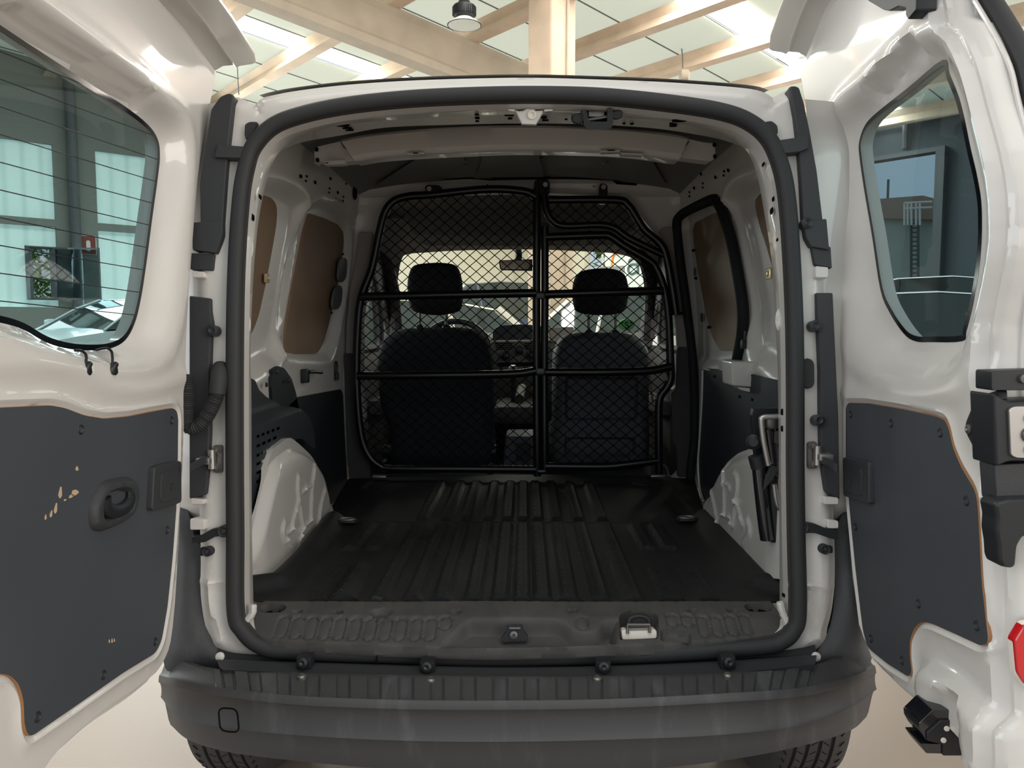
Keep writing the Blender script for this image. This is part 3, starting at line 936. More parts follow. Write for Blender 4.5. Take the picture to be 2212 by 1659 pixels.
plate('pillar_surround', S, ring2, M['paint'], body, holes=[H1], res=.012, hf=ring_h, thick=.03, loops=[offs(ring2, rsg * a) for a in (.008, .016, .026, .036)])

# ---- inner return of the opening: lip -> facing strip -> inner edge
OUT = [(516, 1318), (519, 1093), (517, 850), (516, 720), (517, 621), (524, 500), (533, 438), (542, 376), (556, 332), (584, 300), (630, 275), (697, 255), (777, 241), (860, 231), (1000, 222), (1150, 219),
       (1240, 221), (1430, 237), (1509, 246), (1556, 256), (1608, 277), (1646, 312), (1671, 372), (1688, 476), (1697, 597), (1700, 700), (1703, 800), (1706, 1073), (1711, 1249), (1709, 1320)]
INN = [(548, 1330), (544, 1125), (543, 850), (541, 780), (546, 621), (558, 481), (577, 385), (590, 350), (607, 325), (634, 302), (680, 284), (740, 270), (810, 262), (860, 258), (1000, 250), (1150, 247),
       (1240, 249), (1400, 258), (1480, 270), (1530, 282), (1585, 304), (1618, 334), (1637, 387), (1651, 460), (1668, 573), (1674, 690), (1680, 807), (1683, 1073), (1684, 1252), (1684, 1330)]
oo = cr(sp(OUT), 6); o_px = cr(OUT, 6); i_px = cr(INN, 6)
rows = []
for k in range(len(oo)):
    o3 = S.at(*oo[k], -.004)
    d_in = .085 if 1 else 0
    i3 = S.at(*S.px(i_px[k][0], i_px[k][1], -d_in), -d_in)
    m1 = o3.lerp(i3, .25) + S.n * .014 ; m2 = o3.lerp(i3, .6) + S.n * .004
    back = i3 + Vector((0, .02, 0)); cen = S.at(XC, .55, 0); 
    outw = (i3 - cen); outw.y = 0; outw = outw.normalized() * .05
    rows.append([o3, m1, m2, i3, back + outw * .25, back + outw])
V, Fc = g_loft(rows)
lip = mesh('inner_lip', V, Fc, M['paint'], body, smooth=50)
# holes punched in the lip
HM = M['hole']
def lipspot(px, py, rx, ry, depth=.055, ang=0.0, m=None, name='punched_hole', par=None):
    pl = Plane(S.at(0, 0, -depth), S.eu, S.ev, S.n)
    mb = MB(); mb.add(*g_prism(pl, pxell(pl, px, py, rx, ry, 14, 0, ang), 0, .012))
    return mb.build(name, m or HM, par or body, smooth=30)
for x, y, rx, ry in ((543, 445, 2, 5), (548, 471, 2.2, 7), (535, 531, 1.6, 4), (528, 700, 1.4, 3.5), (564, 427, 1.6, 5), (531, 866, 3.2, 4), (533, 1027, 1.2, 4), (535, 1187, 1.2, 6), (533, 1288, 1.2, 4),
                     (1669, 431, 2, 5), (1665, 457, 2.2, 7), (1678, 519, 1.6, 4), (1689, 689, 1.6, 3.5), (1647, 357, 1.4, 4), (1690, 858, 2.2, 3.5), (1689, 890, 2.8, 8), (1689, 926, 2.8, 7.5), (1691, 1020, 1.6, 3.5), (1692, 1181, 1.4, 5.5), (1690, 1284, 1.4, 4)):
    lipspot(x, y, rx, ry, .028)
for x, y in ((537, 534), (531, 700), (1680, 522), (1685, 690)):
    pl = Plane(S.at(0, 0, -.034), S.eu, S.ev, S.n)
    V, Fc = g_plate(pl, pxell(pl, x, y, 9, 24, 24), res=.006, hf=lambda U, V, pl=pl, x=x, y=y: .010 - .014 * np.clip(np.hypot((U - pl.px(x, y)[0]) / .009, (V - pl.px(x, y)[1]) / .024), 0, 1) ** 2 - .006 * np.exp(-np.hypot((U - pl.px(x, y)[0]) / .005, (V - pl.px(x, y)[1]) / .012) ** 2))
    mesh('pressed_dimple', V, Fc, M['paint'], body)
# small sealant lumps where the lip meets the sill
for pts, s_ in (([(547, 1306), (545, 1325), (530, 1345), (527, 1368)], 1), ([(1684, 1300), (1690, 1322), (1700, 1345), (1703, 1362)], -1)):
    mb = MB(); mb.add(*g_tube([S.at(*S.px(x, y, .0), .0) for x, y in cr(pts, 5)], .008, 8, scale=[.85 + .15 * abs(math.sin(i * 1.3)) for i in range(16)][:len(cr(pts, 5))]))
    mb.build('sealant_bead', M['paint'], body)

# ---- roof edge, header, cross beam, roof skin
def arch(x, c=.055): return -c * ((x - XC) / .6) ** 2
def roofline(pts, Y, n=6): return [pY(x, y, Y) for x, y in cr(pts, n)]
HA = [(556, 300), (640, 280), (740, 258), (860, 247), (1000, 240), (1110, 236), (1250, 238), (1360, 243), (1500, 259), (1590, 282), (1655, 302)]
HB = [(600, 330), (650, 308), (740, 292), (830, 276), (960, 270), (1100, 267), (1250, 268), (1400, 276), (1500, 290), (1570, 305), (1632, 330)]
r1 = roofline(HA, 1.735); r2 = roofline(HB, 1.99)
mb = MB(); mb.add(*g_loft([r1, [a.lerp(b, .5) + Vector((0, 0, .004)) for a, b in zip(r1, r2)], r2, [p + Vector((0, .006, .03)) for p in r2]]))
mb.build('header_panel', M['paint_in'], body, smooth=40)
def header_spot(x, y, rx, ry, m=HM):
    # sits on the underside of the header
    t = (y - 240) / 28.0
    Y = 1.735 + .255 * min(max((y - np.interp(x, [p[0] for p in HA], [p[1] for p in HA])) / 28.0, 0), 1)
    c = pY(x, y, Y - .012)
    k = Y / F
    mb = MB(); mb.add(*g_prism(Plane(c, (1, 0, 0), (0, 1, .12), (0, -.12, -1)), slot(0, 0, rx * k, ry * k * 4.5), 0, .004)); mb.build('punched_slot', m, body, smooth=20)
for x, y, rx, ry in ((740, 269, 15, 3.2), (750, 275, 10, .9), (755, 279, 9, 1.4), (1030, 245, 5, 1.6), (1031, 253, 5, 1.8), (1031, 260, 4, .8), (1102, 254, 5, 1.2), (1100, 247, 10, .6), (1175, 252, 6, 2), (1178, 258, 7, .8), (1467, 259, 15, 2.6), (1455, 265, 9, .8), (1454, 270, 8, 1.4), (1348, 265, 3, .8), (1365, 266, 4, .8), (1223, 256, 3, .7)):
    header_spot(x, y, rx, ry)
# upper striker bracket (cream) and latch (black)
br = meta(empty('striker_bracket', pY(1145, 250, 1.74), VAN))
pl = Plane(pY(1145, 250, 1.715), (1, 0, 0), (0, -.25, 1), (0, -1, -.25))
V, Fc = g_prism(pl, trace(pl, [(1111, 237), (1122, 240), (1131, 238), (1137, 234), (1152, 235), (1158, 239), (1174, 238), (1172, 246), (1163, 262), (1158, 271), (1127, 270), (1119, 255)]), -.05, 0, .006)
mesh('bracket_body', V, Fc, M['paint'], br)
mb = MB(); c = pl.at(*pl.px(1149, 248), 0); mb.add(*g_lathe(c, pl.n, [(0, .010), (.004, .009), (.004, .006), (.001, .005)], 20)); mb.build('bolt', M['whiteclip'], br)
mb = MB(); mb.add(*g_prism(pl, trace(pl, [(1098, 236), (1112, 236), (1112, 241), (1098, 238)]), -.05, -.004)); mb.add(*g_prism(pl, trace(pl, [(1176, 236), (1194, 236), (1194, 239), (1176, 241)]), -.05, -.004)); mb.build('flange', M['paint_in'], br)
lt = meta(empty('roof_latch', pY(1290, 258, 1.73), VAN))
pl = Plane(pY(1290, 258, 1.705), (1, 0, 0), (0, -.25, 1), (0, -1, -.25))
V, Fc = g_plate(pl, fillet(trace(pl, [(1257, 238), (1268, 240), (1272, 262), (1312, 263), (1312, 233), (1323, 233), (1325, 255), (1322, 276), (1312, 279), (1270, 281), (1262, 272)]), .004, 3), res=.02, thick=-.05, hf=lambda U, V: 0 * U)
mb = MB(); mb.add(V, Fc); mb.add(*g_prism(pl, fillet(trace(pl, [(1237, 246), (1262, 243), (1262, 262), (1255, 269), (1240, 266), (1236, 258)]), .006), -.05, -.006, .004)); mb.add(*g_prism(pl, fillet(trace(pl, [(1322, 240), (1340, 237), (1347, 243), (1345, 254), (1334, 259), (1322, 256)]), .006), -.05, -.006, .004))
mb.build('housing', M['plastic_b'], lt)
mb = MB(); mb.add(*g_prism(pl, trace(pl, [(1268, 240), (1314, 240), (1314, 272), (1272, 274)]), -.055, -.03)); mb.build('pocket', M['hole'], lt)
mb = MB(); mb.add(*g_cyl(pl.at(*pl.px(1270, 259), -.012), pl.at(*pl.px(1314, 252), -.012), .0035, 10)); mb.add(*g_box(pl.at(*pl.px(1290, 247), -.02), (.035, .01, .012), bev=.002)); mb.build('catch_bar', M['dmetal'], lt)

# cross beam under the roof
def pb(x, y, Y=2.27): return pY(x, y, Y)
TOP = [(678, 322), (690, 308), (735, 303), (742, 298), (735, 294), (745, 301), (760, 299)]
bt = cr([(735, 302), (800, 290), (900, 280), (1000, 274), (1110, 271), (1230, 273), (1350, 279), (1440, 288), (1488, 297)], 6)
bbm = cr([(765, 345), (820, 336), (900, 330), (1000, 325), (1110, 321), (1230, 322), (1350, 327), (1410, 334), (1468, 342)], 6)
rows = []
for a_, b_ in zip(bt, bbm):
    A3 = pb(*a_, 2.24); B3 = pb(*b_, 2.24)
    rows.append([A3 + Vector((0, .02, .006)), A3, A3.lerp(B3, .12) + Vector((0, -.006, 0)), A3.lerp(B3, .85) + Vector((0, -.008, 0)), B3, B3 + Vector((0, .012, -.004)), B3 + Vector((0, .03, -.002)), B3 + Vector((0, .085, .0)), A3 + Vector((0, .085, .006))])
beam = meta(empty('roof_cross_beam', pb(1110, 300), VAN))
mb = MB(); mb.add(*g_loft(rows, True, True)); mb.build('beam_channel', M['paint_in'], beam)
pl = Plane(pb(1110, 300, 2.255), (1, 0, 0), (0, 0, 1), (0, -1, 0))
for pts in ([(678, 328), (684, 316), (735, 304), (742, 318), (766, 332), (775, 346), (722, 352), (704, 352), (686, 346), (679, 352)], [(1484, 299), (1520, 306), (1545, 309), (1547, 340), (1532, 348), (1455, 338), (1460, 322), (1480, 316), (1490, 306)]):
    mb = MB(); mb.add(*g_prism(pl, trace(pl, pts), -.05, 0, .004)); mb.build('beam_end', M['paint_in'], beam)
for pts in ([(878, 330), (915, 328), (918, 333), (880, 335)], [(1297, 324), (1338, 323), (1340, 328), (1300, 329)], [(700, 348), (745, 345), (745, 354), (702, 356)], [(1340, 329), (1390, 331), (1388, 336), (1342, 334)]):
    pl2 = Plane(pb(1110, 300, 2.225), (1, 0, 0), (0, 0, 1), (0, -1, 0))
    mb = MB(); mb.add(*g_prism(pl2, trace(pl2, pts), -.03, 0, .001)); mb.build('weld_tab', M['paint'], beam)
for x, y, rx, ry in ((898, 331, 7, 1.2), (1320, 325, 10, 1.2), (706, 352, 4, 1)):
    pl2 = Plane(pb(1110, 300, 2.223), (1, 0, 0), (0, 0, 1), (0, -1, 0))
    mb = MB(); mb.add(*g_prism(pl2, pxell(pl2, x, y, rx, ry, 10), 0, .001)); mb.build('tab_slot', HM, beam, smooth=0)
mb = MB()
for x, y in ((684, 323), (686, 346), (1543, 313), (1544, 338)):
    pl2 = Plane(pb(1110, 300, 2.252), (1, 0, 0), (0, 0, 1), (0, -1, 0)); mb.add(*g_prism(pl2, pxell(pl2, x, y, 4, 5, 12), 0, .002))
mb.build('beam_end_hole', HM, beam)

# roof inner skin
nx_ = 40
def roof_z(x, y): return 1.803 - .05 * abs((x - XC) / .63) ** 2.2 - .012 * ((y - 2.4) / .8) ** 2 - .05 * (1 - min(max((y - 1.76) / .3, 0), 1))
rows = []
for j in range(34):
    y = 1.78 + (3.12 - 1.78) * j / 33
    row = []
    for i in range(nx_ + 1):
        x = XC + .66 * (2 * i / nx_ - 1)
        t = abs(2 * i / nx_ - 1)
        z = roof_z(x, y) - .05 * ss(np.array([t]), .93, 1.0)[0]
        # stiffening pads
        z -= .010 * float(ss(np.array([math.sin(j * .38) * 1.0]), .6, .9)[0]) * (t < .9) * (j < 28)
        row.append(Vector((x, y, z)))
    rows.append(row)
roof = meta(empty('roof', (XC, 2.4, 1.78), VAN))
mb = MB(); mb.add(*g_loft(rows)); mb.add(*g_loft([[p + Vector((0, 0, .004)) for p in r_] for r_ in rows])); mb.build('roof_lining', M['lining'], roof, smooth=60)
# outer roof edge above the opening: rolled skin running forward
re_px = [(560, 204), (590, 196), (640, 187), (740, 175), (870, 166), (1010, 161), (1150, 159), (1300, 163), (1430, 168), (1550, 176), (1630, 184), (1660, 193)]
e3 = [S.at(*S.px(x, y + 1.5, -.022), -.022) for x, y in cr(re_px, 5)]
mb = MB(); mb.add(*g_loft([e3, [p + Vector((0, .01, .001)) for p in e3], [p + Vector((0, .05, .006)) for p in e3], [p + Vector((0, .5, .085)) for p in e3], [p + Vector((0, 1.4, .10)) for p in e3]])); mb.build('roof_skin', M['paint'], roof, smooth=50)
mb = MB()
for x, y in ((926, 376), (1308, 362), (1170, 350), (1000, 360)):
    p = pY(x, y, 2.75); p.z = roof_z(p.x, p.y) - .008; mb.add(*g_lathe(p, (0, 0, -1), [(0, .012), (.004, .012), (.006, .006), (.002, .0)], 16))
mb.build('roof_rivet', M['metal'], roof)
patch = [(1335, 395), (1380, 340), (1462, 330), (1430, 400)]
# curved dark sound-deadening pads on the roof lining
M['deaden'] = mat('grey_sound_pad', (.20, .195, .185), .6)
for pts in ([(815, 402), (940, 330), (1010, 300), (1000, 372), (960, 396), (905, 402)], [(1030, 395), (1060, 300), (1150, 296), (1175, 395)], [(1330, 400), (1290, 300), (1380, 306), (1440, 392), (1420, 404)]):
    P_ = [pZ(x, y, 1.768) for x, y in pts]
    P_ = [Vector((p.x, min(p.y, 3.02), roof_z(p.x, min(p.y, 3.02)) - .012)) for p in P_]
    c = sum(P_, Vector()) / len(P_)
    V = []; Fc = []
    D = dense([(p.x, p.y) for p in P_], .04)
    D = fillet(D, .03)
    V = [Vector((c.x, c.y, roof_z(c.x, c.y) - .014))] + [Vector((a, b, roof_z(a, b) - .013)) for a, b in D]
    Fc = [(0, k + 1, (k + 1) % len(D) + 1) for k in range(len(D))]
    mesh('sound_pad', V, Fc, M['deaden'], roof)
# ---------------- side walls of the load bay
WL = Wall(-1); WR = Wall(1)
inter = meta(empty('load_bay', (XC, 2.4, .6), VAN))
def wall_outline(y0=1.72, y1=3.10, z0=.58, z1=1.765):
    return np.array([(y0, z0), (y1, z0), (y1, z1), (2.12, z1), (1.86, 1.69), (y0, 1.55)])
def wall(Wl, rec, gro, name, holes=()):
    out = wall_outline()
    recs = [cr(trace(Wl, r), 6, True) if sm else fillet(trace(Wl, r), .05) for r, d, wd, sm in rec]
    grs = [cr(trace(Wl, g), 6) for g, d, wd in gro]
    def hf(U, V):
        h = np.zeros(len(U))
        for poly, (_, d, wd, _s) in zip(recs, rec):
            sdv = sdist(poly, U, V)
            h -= d * ss(sdv, -.004, wd)
            h += .006 * np.exp(-((sdv + .012) / .008) ** 2)
        for poly, (_, d, wd) in zip(grs, gro):
            h += d * np.exp(-(dist(poly, U, V, False) / wd) ** 2)
        h += -.03 * ss(U, 2.98, 3.08) * ss(V, .9, 1.0) * 0
        return h
    lo = []
    for poly, (_, d, wd, _s) in zip(recs, rec):
        c = poly.mean(0)
    V, Fc = g_plate(Wl, out, holes=[fillet(trace(Wl, h), .02, 3) for h in holes], res=.0135, hf=hf, thick=.0)
    return mesh(name, V, Fc, M['paint_in'], inter, smooth=60)
RL1 = [(500, 372), (560, 384), (600, 386), (640, 402), (661, 425), (664, 450), (652, 540), (636, 640), (622, 720), (606, 778), (590, 793), (500, 800)]
RL2 = [(668, 447), (695, 430), (725, 443), (752, 470), (758, 520), (752, 600), (735, 700), (720, 765), (700, 780), (625, 775), (614, 740), (622, 670), (640, 560), (656, 480)]
ovl = [[(734, 562), (742, 557), (748, 566), (746, 598), (738, 609), (731, 606), (730, 590)], [(724, 622), (733, 617), (738, 628), (735, 656), (727, 668), (718, 665), (718, 645)]]
wall(WL, [(RL1, .035, .05, True), (RL2, .028, .035, True)],
     [([(663, 450), (640, 600), (618, 740)], .006, .006), ([(700, 427), (735, 440), (775, 463)], .006, .006), ([(640, 852), (700, 845), (738, 838)], .006, .005), ([(770, 480), (752, 640), (742, 840)], -.006, .005), ([(745, 800), (748, 930), (752, 1035)], .009, .006)], 'side_wall')
for o_ in ovl:
    V, Fc = g_prism(WL, cr(trace(WL, o_, -.002), 4, True), -.006, .0015); mesh('access_opening', V, Fc, M['steel'], inter, smooth=0)
RR1 = [(1720, 365), (1660, 372), (1620, 378), (1580, 400), (1566, 430), (1568, 470), (1590, 560), (1605, 660), (1612, 720), (1620, 770), (1640, 790), (1720, 795)]
RR2 = [(1540, 425), (1520, 432), (1470, 462), (1462, 500), (1475, 620), (1490, 700), (1500, 775), (1540, 790), (1588, 780), (1604, 720), (1600, 620), (1580, 500), (1562, 440)]
wall(WR, [(RR1, .035, .05, True), (RR2, .022, .03, True)],
     [([(1566, 440), (1590, 560), (1608, 680)], .006, .006), ([(1520, 797), (1560, 800), (1600, 803)], .006, .005)], 'side_wall')

# plywood covers over the window openings
M['ply'] = mat('brown_plywood', (0.245, 0.165, 0.105), 0.62, spec=.3, var=(0.20, 0.13, 0.085), vscale=5)
M['ply2'] = mat('brown_plywood_light', (0.27, 0.185, 0.115), 0.62, spec=.3, var=(0.22, 0.15, 0.095), vscale=5)
def ply(Wl, pts, m, lab, h=-.026, sm=.04):
    poly = fillet(trace(Wl, pts, h), sm, 4)
    V, Fc = g_plate(Wl, poly, res=.03, hf=lambda U, V: 0 * U + h, thick=.010)
    return mesh('plywood_cover', V, Fc, m, inter, label=lab, smooth=30)
ply(WL, [(500, 415), (566, 420), (588, 428), (599, 445), (598, 480), (590, 530), (577, 600), (560, 680), (545, 720), (500, 780)], M['ply'], 'brown plywood blanking the rear left window')
ply(WL, [(669, 461), (700, 471), (730, 485), (742, 502), (743, 528), (737, 575), (725, 640), (712, 695), (700, 738), (690, 757), (683, 764), (619, 766), (616, 730), (624, 670), (640, 590), (656, 505)], M['ply'], 'brown plywood blanking the middle left window', -.02, .02)
ply(WR, [(1720, 415), (1642, 417), (1631, 432), (1632, 452), (1641, 490), (1655, 530), (1668, 580), (1720, 640)], M['ply2'], 'brown plywood blanking the rear right window')
pr = ply(WR, [(1553, 458), (1538, 462), (1500, 482), (1496, 500), (1500, 540), (1512, 610), (1525, 680), (1537, 725), (1548, 745), (1556, 757), (1588, 757), (1597, 720), (1598, 660), (1590, 580), (1575, 500)], M['ply2'], 'brown plywood blanking the sliding door window', -.016, .02)
# rubber frame around the sliding-door opening
def wtube(Wl, pts, r, h, n=6, ry=None): return g_sweep([Wl.at(u, v, h) for u, v in cr(trace(Wl, pts, h), n)], circ(r, 10, ry), up=(1, 0, 0))
slide = meta(empty('sliding_door', WR.at(2.7, 1.2), VAN))
fp_ = [(1590, 790), (1594, 770), (1603, 720), (1605, 670), (1597, 610), (1580, 520), (1562, 460), (1550, 437), (1538, 432)]
c3 = [WR.at(*WR.px(x, y, .010), .010) for x, y in fp_]
for (x, y), yy in zip([(1500, 448), (1470, 466), (1462, 488), (1469, 560), (1480, 640), (1491, 730), (1498, 800), (1501, 900), (1499, 960), (1493, 1005), (1491, 1034)], [2.82] + [2.99] * 10):
    c3.append(pY(x, y, yy))
mb = MB(); mb.add(*g_sweep([Vector(p) for p in cr(c3, 6)], circ(.018, 12))); mb.build('rubber_seal', M['seal'], slide)
mb.build('rubber_seal', M['seal'], slide)
mb = MB(); mb.add(*wtube(WR, [(1518, 800), (1516, 870), (1511, 950), (1508, 1000), (1511, 1050), (1520, 1082)], .004, .012)); mb.build('edge_strip', M['paint'], slide)
def wspot(Wl, x, y, rx, ry, h=.002, m=None, name='punched_hole', par=None, n=12):
    poly = trace(Wl, [(x + rx * math.cos(t), y + ry * math.sin(t)) for t in [2 * math.pi * k / n for k in range(n)]], h)
    V, Fc = g_prism(Wl, poly, h - .001, h + .0012)
    return mesh(name, V, Fc, m or HM, par or inter, smooth=0)
def wsq(Wl, x, y, rx, ry, h=.002):
    poly = trace(Wl, [(x - rx, y - ry), (x + rx, y - ry * .6), (x + rx, y + ry), (x - rx, y + ry * .6)], h)
    V, Fc = g_prism(Wl, poly, h - .001, h + .0012)
    return mesh('punched_hole', V, Fc, HM, inter, smooth=0)
for x, y, rx, ry in ((650, 381, 2.2, 4.5), (663, 381, 1.4, 2.8), (661, 391, 1.4, 2.6), (681, 394, 2, 4.2), (714, 386, 1.6, 3.6), (712, 407, 1.2, 2.4), (711, 416, 1.2, 2.4), (730, 416, 1.6, 3.6), (742, 425, 1.1, 2.2), (741, 434, 1.1, 2.2), (748, 397, .8, 2.6)):
    wsq(WL, x, y, rx, ry)
for x, y, rx, ry in ((1573, 368, 2, 4), (1564, 370, 1.4, 2.6), (1563, 379, 1.4, 2.6), (1545, 383, 1.8, 4), (1514, 376, 1.6, 3.6), (1499, 406, 1.6, 3.4), (1518, 396, 1.2, 2.4), (1518, 405, 1.2, 2.4), (1489, 415, 1.1, 2.4), (1489, 424, 1.1, 2.4)):
    wsq(WR, x, y, rx, ry)
wspot(WL, 767, 417, 4.5, 15, .003)
wspot(WL, 709, 709, 0.1, .1)
for x, y in ((741, 549), (716, 676)): wspot(WL, x, y, 2, 2.4)
for x, y in ((1498, 541), (1503, 601), (1531, 707)): wspot(WR, x, y, 3, 3.2, -.010)
for x, y, a, b in ((1501, 587, 2.5, 9), (1516, 686, 3, 10)): wspot(WR, x, y, a, b, -.010, M['dmetal'], 'slot')
# clips, latch lever, hook
def clip(Wl, x, y, m, name, s=1.0, h=.0):
    p = Wl.at(*Wl.px(x, y, h), h + .004); sgn_ = -Wl.s
    mb = MB(); mb.add(*g_box(p, (.006, .036 * s, .026 * s), bev=.003)); mb.add(*g_lathe(p, (sgn_, 0, 0), [(.002, .008), (.006, .008), (.007, .004)], 14)); mb.build(name, m, inter)
clip(WL, 573, 601, M['gold'], 'retaining_clip', 1.0, -.02); clip(WR, 1664, 591, M['gold'], 'retaining_clip', 1.2, -.02)
# lever on the left, hooks
p = WL.at(*WL.px(651, 812), .0)
mb = MB(); mb.add(*g_box(p + Vector((.012, 0, 0)), (.024, .03, .045), bev=.005)); mb.add(*g_tube([p + Vector((.025, 0, .012)), p + Vector((.032, .03, .012)), p + Vector((.034, .12, .004))], .006, 8)); mb.build('latch_lever', M['plastic_b'], inter)
for Wl, x, y, hh in ((WL, 722, 797, 15), (WR, 1612, 722, 20)):
    p = Wl.at(*Wl.px(x, y), .0); k = p.y / F * hh * 1.05; s_ = -Wl.s
    mb = MB(); mb.add(*g_tube([p + Vector((s_ * .008, .012 * math.cos(t) * 1.0, k * math.sin(t))) for t in [2 * math.pi * i / 20 for i in range(20)]], .004, 6, closed=True)); mb.add(*g_box(p + Vector((s_ * .008, 0, -k)), (.016, .02, .03), bev=.004)); mb.build('tie_down_hook', M['plastic_b'], inter)
# cream bracket box on the right side
bx = meta(empty('belt_bracket', WR.at(*WR.px(1608, 808), .06), VAN))
pl = Plane(pX(1608, 808, WR.x(1.05, .075)), (0, 1, 0), (0, 0, 1), (-1, 0, 0))
pf = Plane(pY(1605, 808, 2.28), (1, 0, 0), (0, 0, 1), (0, -1, 0))
mb = MB(); mb.add(*g_prism(pf, fillet(trace(pf, [(1580, 780), (1632, 781), (1632, 838), (1582, 834)]), .008), -.11, 0, .008)); mb.build('box', M['paint'], bx)
c = pf.at(*pf.px(1624, 811), 0); mb = MB(); mb.add(*g_lathe(c, (0, -1, 0), [(0, .016), (.003, .015), (.003, .010), (.001, .009), (.001, .006), (.004, .005)], 22)); mb.build('rivet', M['paint_in'], bx)
mb = MB(); mb.add(*g_lathe(c + Vector((0, -.004, 0)), (0, -1, 0), [(0, .004), (.001, .003)], 12)); mb.build('rivet_hole', HM, bx)
mb = MB(); mb.add(*g_prism(pf, trace(pf, [(1594, 836), (1630, 840), (1631, 850), (1600, 842)]), -.06, -.01)); mb.build('tongue', M['paint_in'], bx)

# lower boards
def wplate(Wl, pts, h, m, name, lab=None, r=.012, th=.006, holes=()):
    poly = fillet(trace(Wl, pts, h), r, 4)
    V, Fc = g_plate(Wl, poly, res=.04, hf=lambda U, V: 0 * U + h, thick=th, holes=[trace(Wl, q, h) for q in holes])
    return mesh(name, V, Fc, m, inter, label=lab, smooth=30)
M['lboard'] = mat('black_lower_board', (0.018, 0.021, 0.026), 0.55, spec=.3, bump=.3, scale=500)
M['lboard2'] = mat('dark_lower_board', (0.022, 0.026, 0.033), 0.55, spec=.3, bump=.3, scale=500)
wplate(WL, [(644, 858), (736, 841), (741, 850), (745, 940), (750, 1034), (752, 1060), (640, 1150), (600, 1180), (600, 900)], .010, M['lboard'], 'lower_lining', 'black lower lining board')
wplate(WL, [(585, 800), (600, 790), (615, 796), (630, 818), (640, 850), (645, 880), (660, 930), (590, 900)], .010, M['lboard'], 'quarter_lining')
wplate(WR, [(1519, 795), (1590, 800), (1650, 815), (1720, 830), (1720, 1300), (1600, 1220), (1520, 1090), (1510, 1040), (1510, 960), (1516, 870)], .008, M['lboard2'], 'lower_lining', 'dark lower lining board of the right side')
for x, y in ((1543, 813), (1571, 814), (1597, 857), (1624, 863)): wspot(WR, x, y, 1.6, 3, .010)

# left vented trim cover standing off the wall
TPL = [(530, 1185), (530, 815), (572, 816), (583, 822), (590, 842), (606, 858), (640, 878), (657, 893), (668, 910), (675, 940), (678, 972), (664, 962), (648, 948), (636, 948), (611, 970), (600, 1000), (588, 1040), (574, 1100), (562, 1150), (555, 1183), (545, 1189)]
top_z = WL.px(600, 893, .05)[1]
tp = trace(WL, TPL, .05)
def trim_h(U, V):
    return .012 + .045 * (1 - ss(V, top_z - .012, top_z + .012)) 
sl = []
rowsv = [((553, 944), (607, 923)), ((553, 965), (600, 943)), ((553, 985), (594, 965)), ((553, 1004), (588, 985)), ((553, 1023), (582, 1007)), ((553, 1042), (574, 1031)), ((556, 1059), (567, 1053))]
for (x0, y0), (x1, y1) in rowsv:
    n_ = max(1, int((x1 - x0) / 10))
    for k in range(n_):
        a_ = k / n_ + .03; b_ = (k + 1) / n_ - .03 - .03
        p0 = (x0 + (x1 - x0) * a_, y0 + (y1 - y0) * a_); p1 = (x0 + (x1 - x0) * b_, y0 + (y1 - y0) * b_)
        sl.append(trace(WL, [(p0[0], p0[1] - 3), (p1[0], p1[1] - 3), (p1[0], p1[1] + 3.2), (p0[0], p0[1] + 3.2)], .057))
V, Fc = g_plate(WL, fillet(tp, .012, 3), res=.012, hf=trim_h, thick=0, holes=sl)
M['ventplastic'] = mat('blue_black_trim_plastic', (0.025, 0.031, 0.037), 0.5, spec=.4, bump=.35, scale=700)
vt = meta(empty('vented_side_cover', WL.at(2.0, .9), VAN)); mesh('cover', V, Fc, M['ventplastic'], vt, smooth=45)
V, Fc = g_plate(WL, trace(WL, [(540, 1100), (540, 915), (620, 915), (600, 1000), (575, 1100)], .046), res=.05, hf=lambda U, V: 0 * U + .046); mesh('vent_backing', V, Fc, HM, vt)
mb = MB(); 
for x, y in ((576, 831), (599, 803), (624, 822)):
    p = WL.at(*WL.px(x, y, .02), .018); mb.add(*g_lathe(p, (1, 0, 0), [(0, .007), (.004, .006), (.005, .0)], 12))
mb.build('trim_clip', M['plastic_b'], vt)

# wheel arches
def arch_plate(side, pts, ribs, name, base):
    pl = Plane((XC + side * base, 0, 0), (0, 1, 0), (0, 0, 1), (-side, 0, 0))
    poly = fillet(trace(pl, pts), .03, 4)
    rb = [cr(trace(pl, r), 5) for r, _ in ribs]; wd = [w_ for _, w_ in ribs]
    z0 = poly[:, 1].min(); zt = poly[:, 1].max()
    y0 = poly[:, 0].min()
    def hf(U, V):
        h = np.zeros(len(U))
        h -= .03 * ss(V, zt - .10, zt) ** 1.5
        de = sdist(poly, U, V)
        top = ss(V, z0 + .03, z0 + .10)
        h -= .028 * (1 - ss(de, 0, .04)) * top
        h -= .02 * (1 - ss(U, y0, y0 + .16)) 
        for p, w_ in zip(rb, wd):
            h += .0065 * (1 - ss(dist(p, U, V, False), w_ * .35, w_))
        return h
    V, Fc = g_plate(pl, poly, res=.009, hf=hf, thick=-.025)
    return mesh(name, V, Fc, M['paint'], inter, smooth=50), pl
ribsL = [([(679, 1007), (674, 1050), (671, 1119)], .011), ([(644, 1031), (643, 1062), (654, 1136)], .012), ([(643, 1086), (630, 1139)], .009), ([(702, 1057), (694, 1087), (685, 1144)], .011), ([(614, 1130), (610, 1147), (616, 1166)], .012), ([(671, 1051), (662, 1053), (655, 1062)], .007), ([(676, 1120), (660, 1134), (648, 1156), (646, 1194)], .006), ([(648, 1156), (632, 1140), (616, 1166), (636, 1190)], .005)]
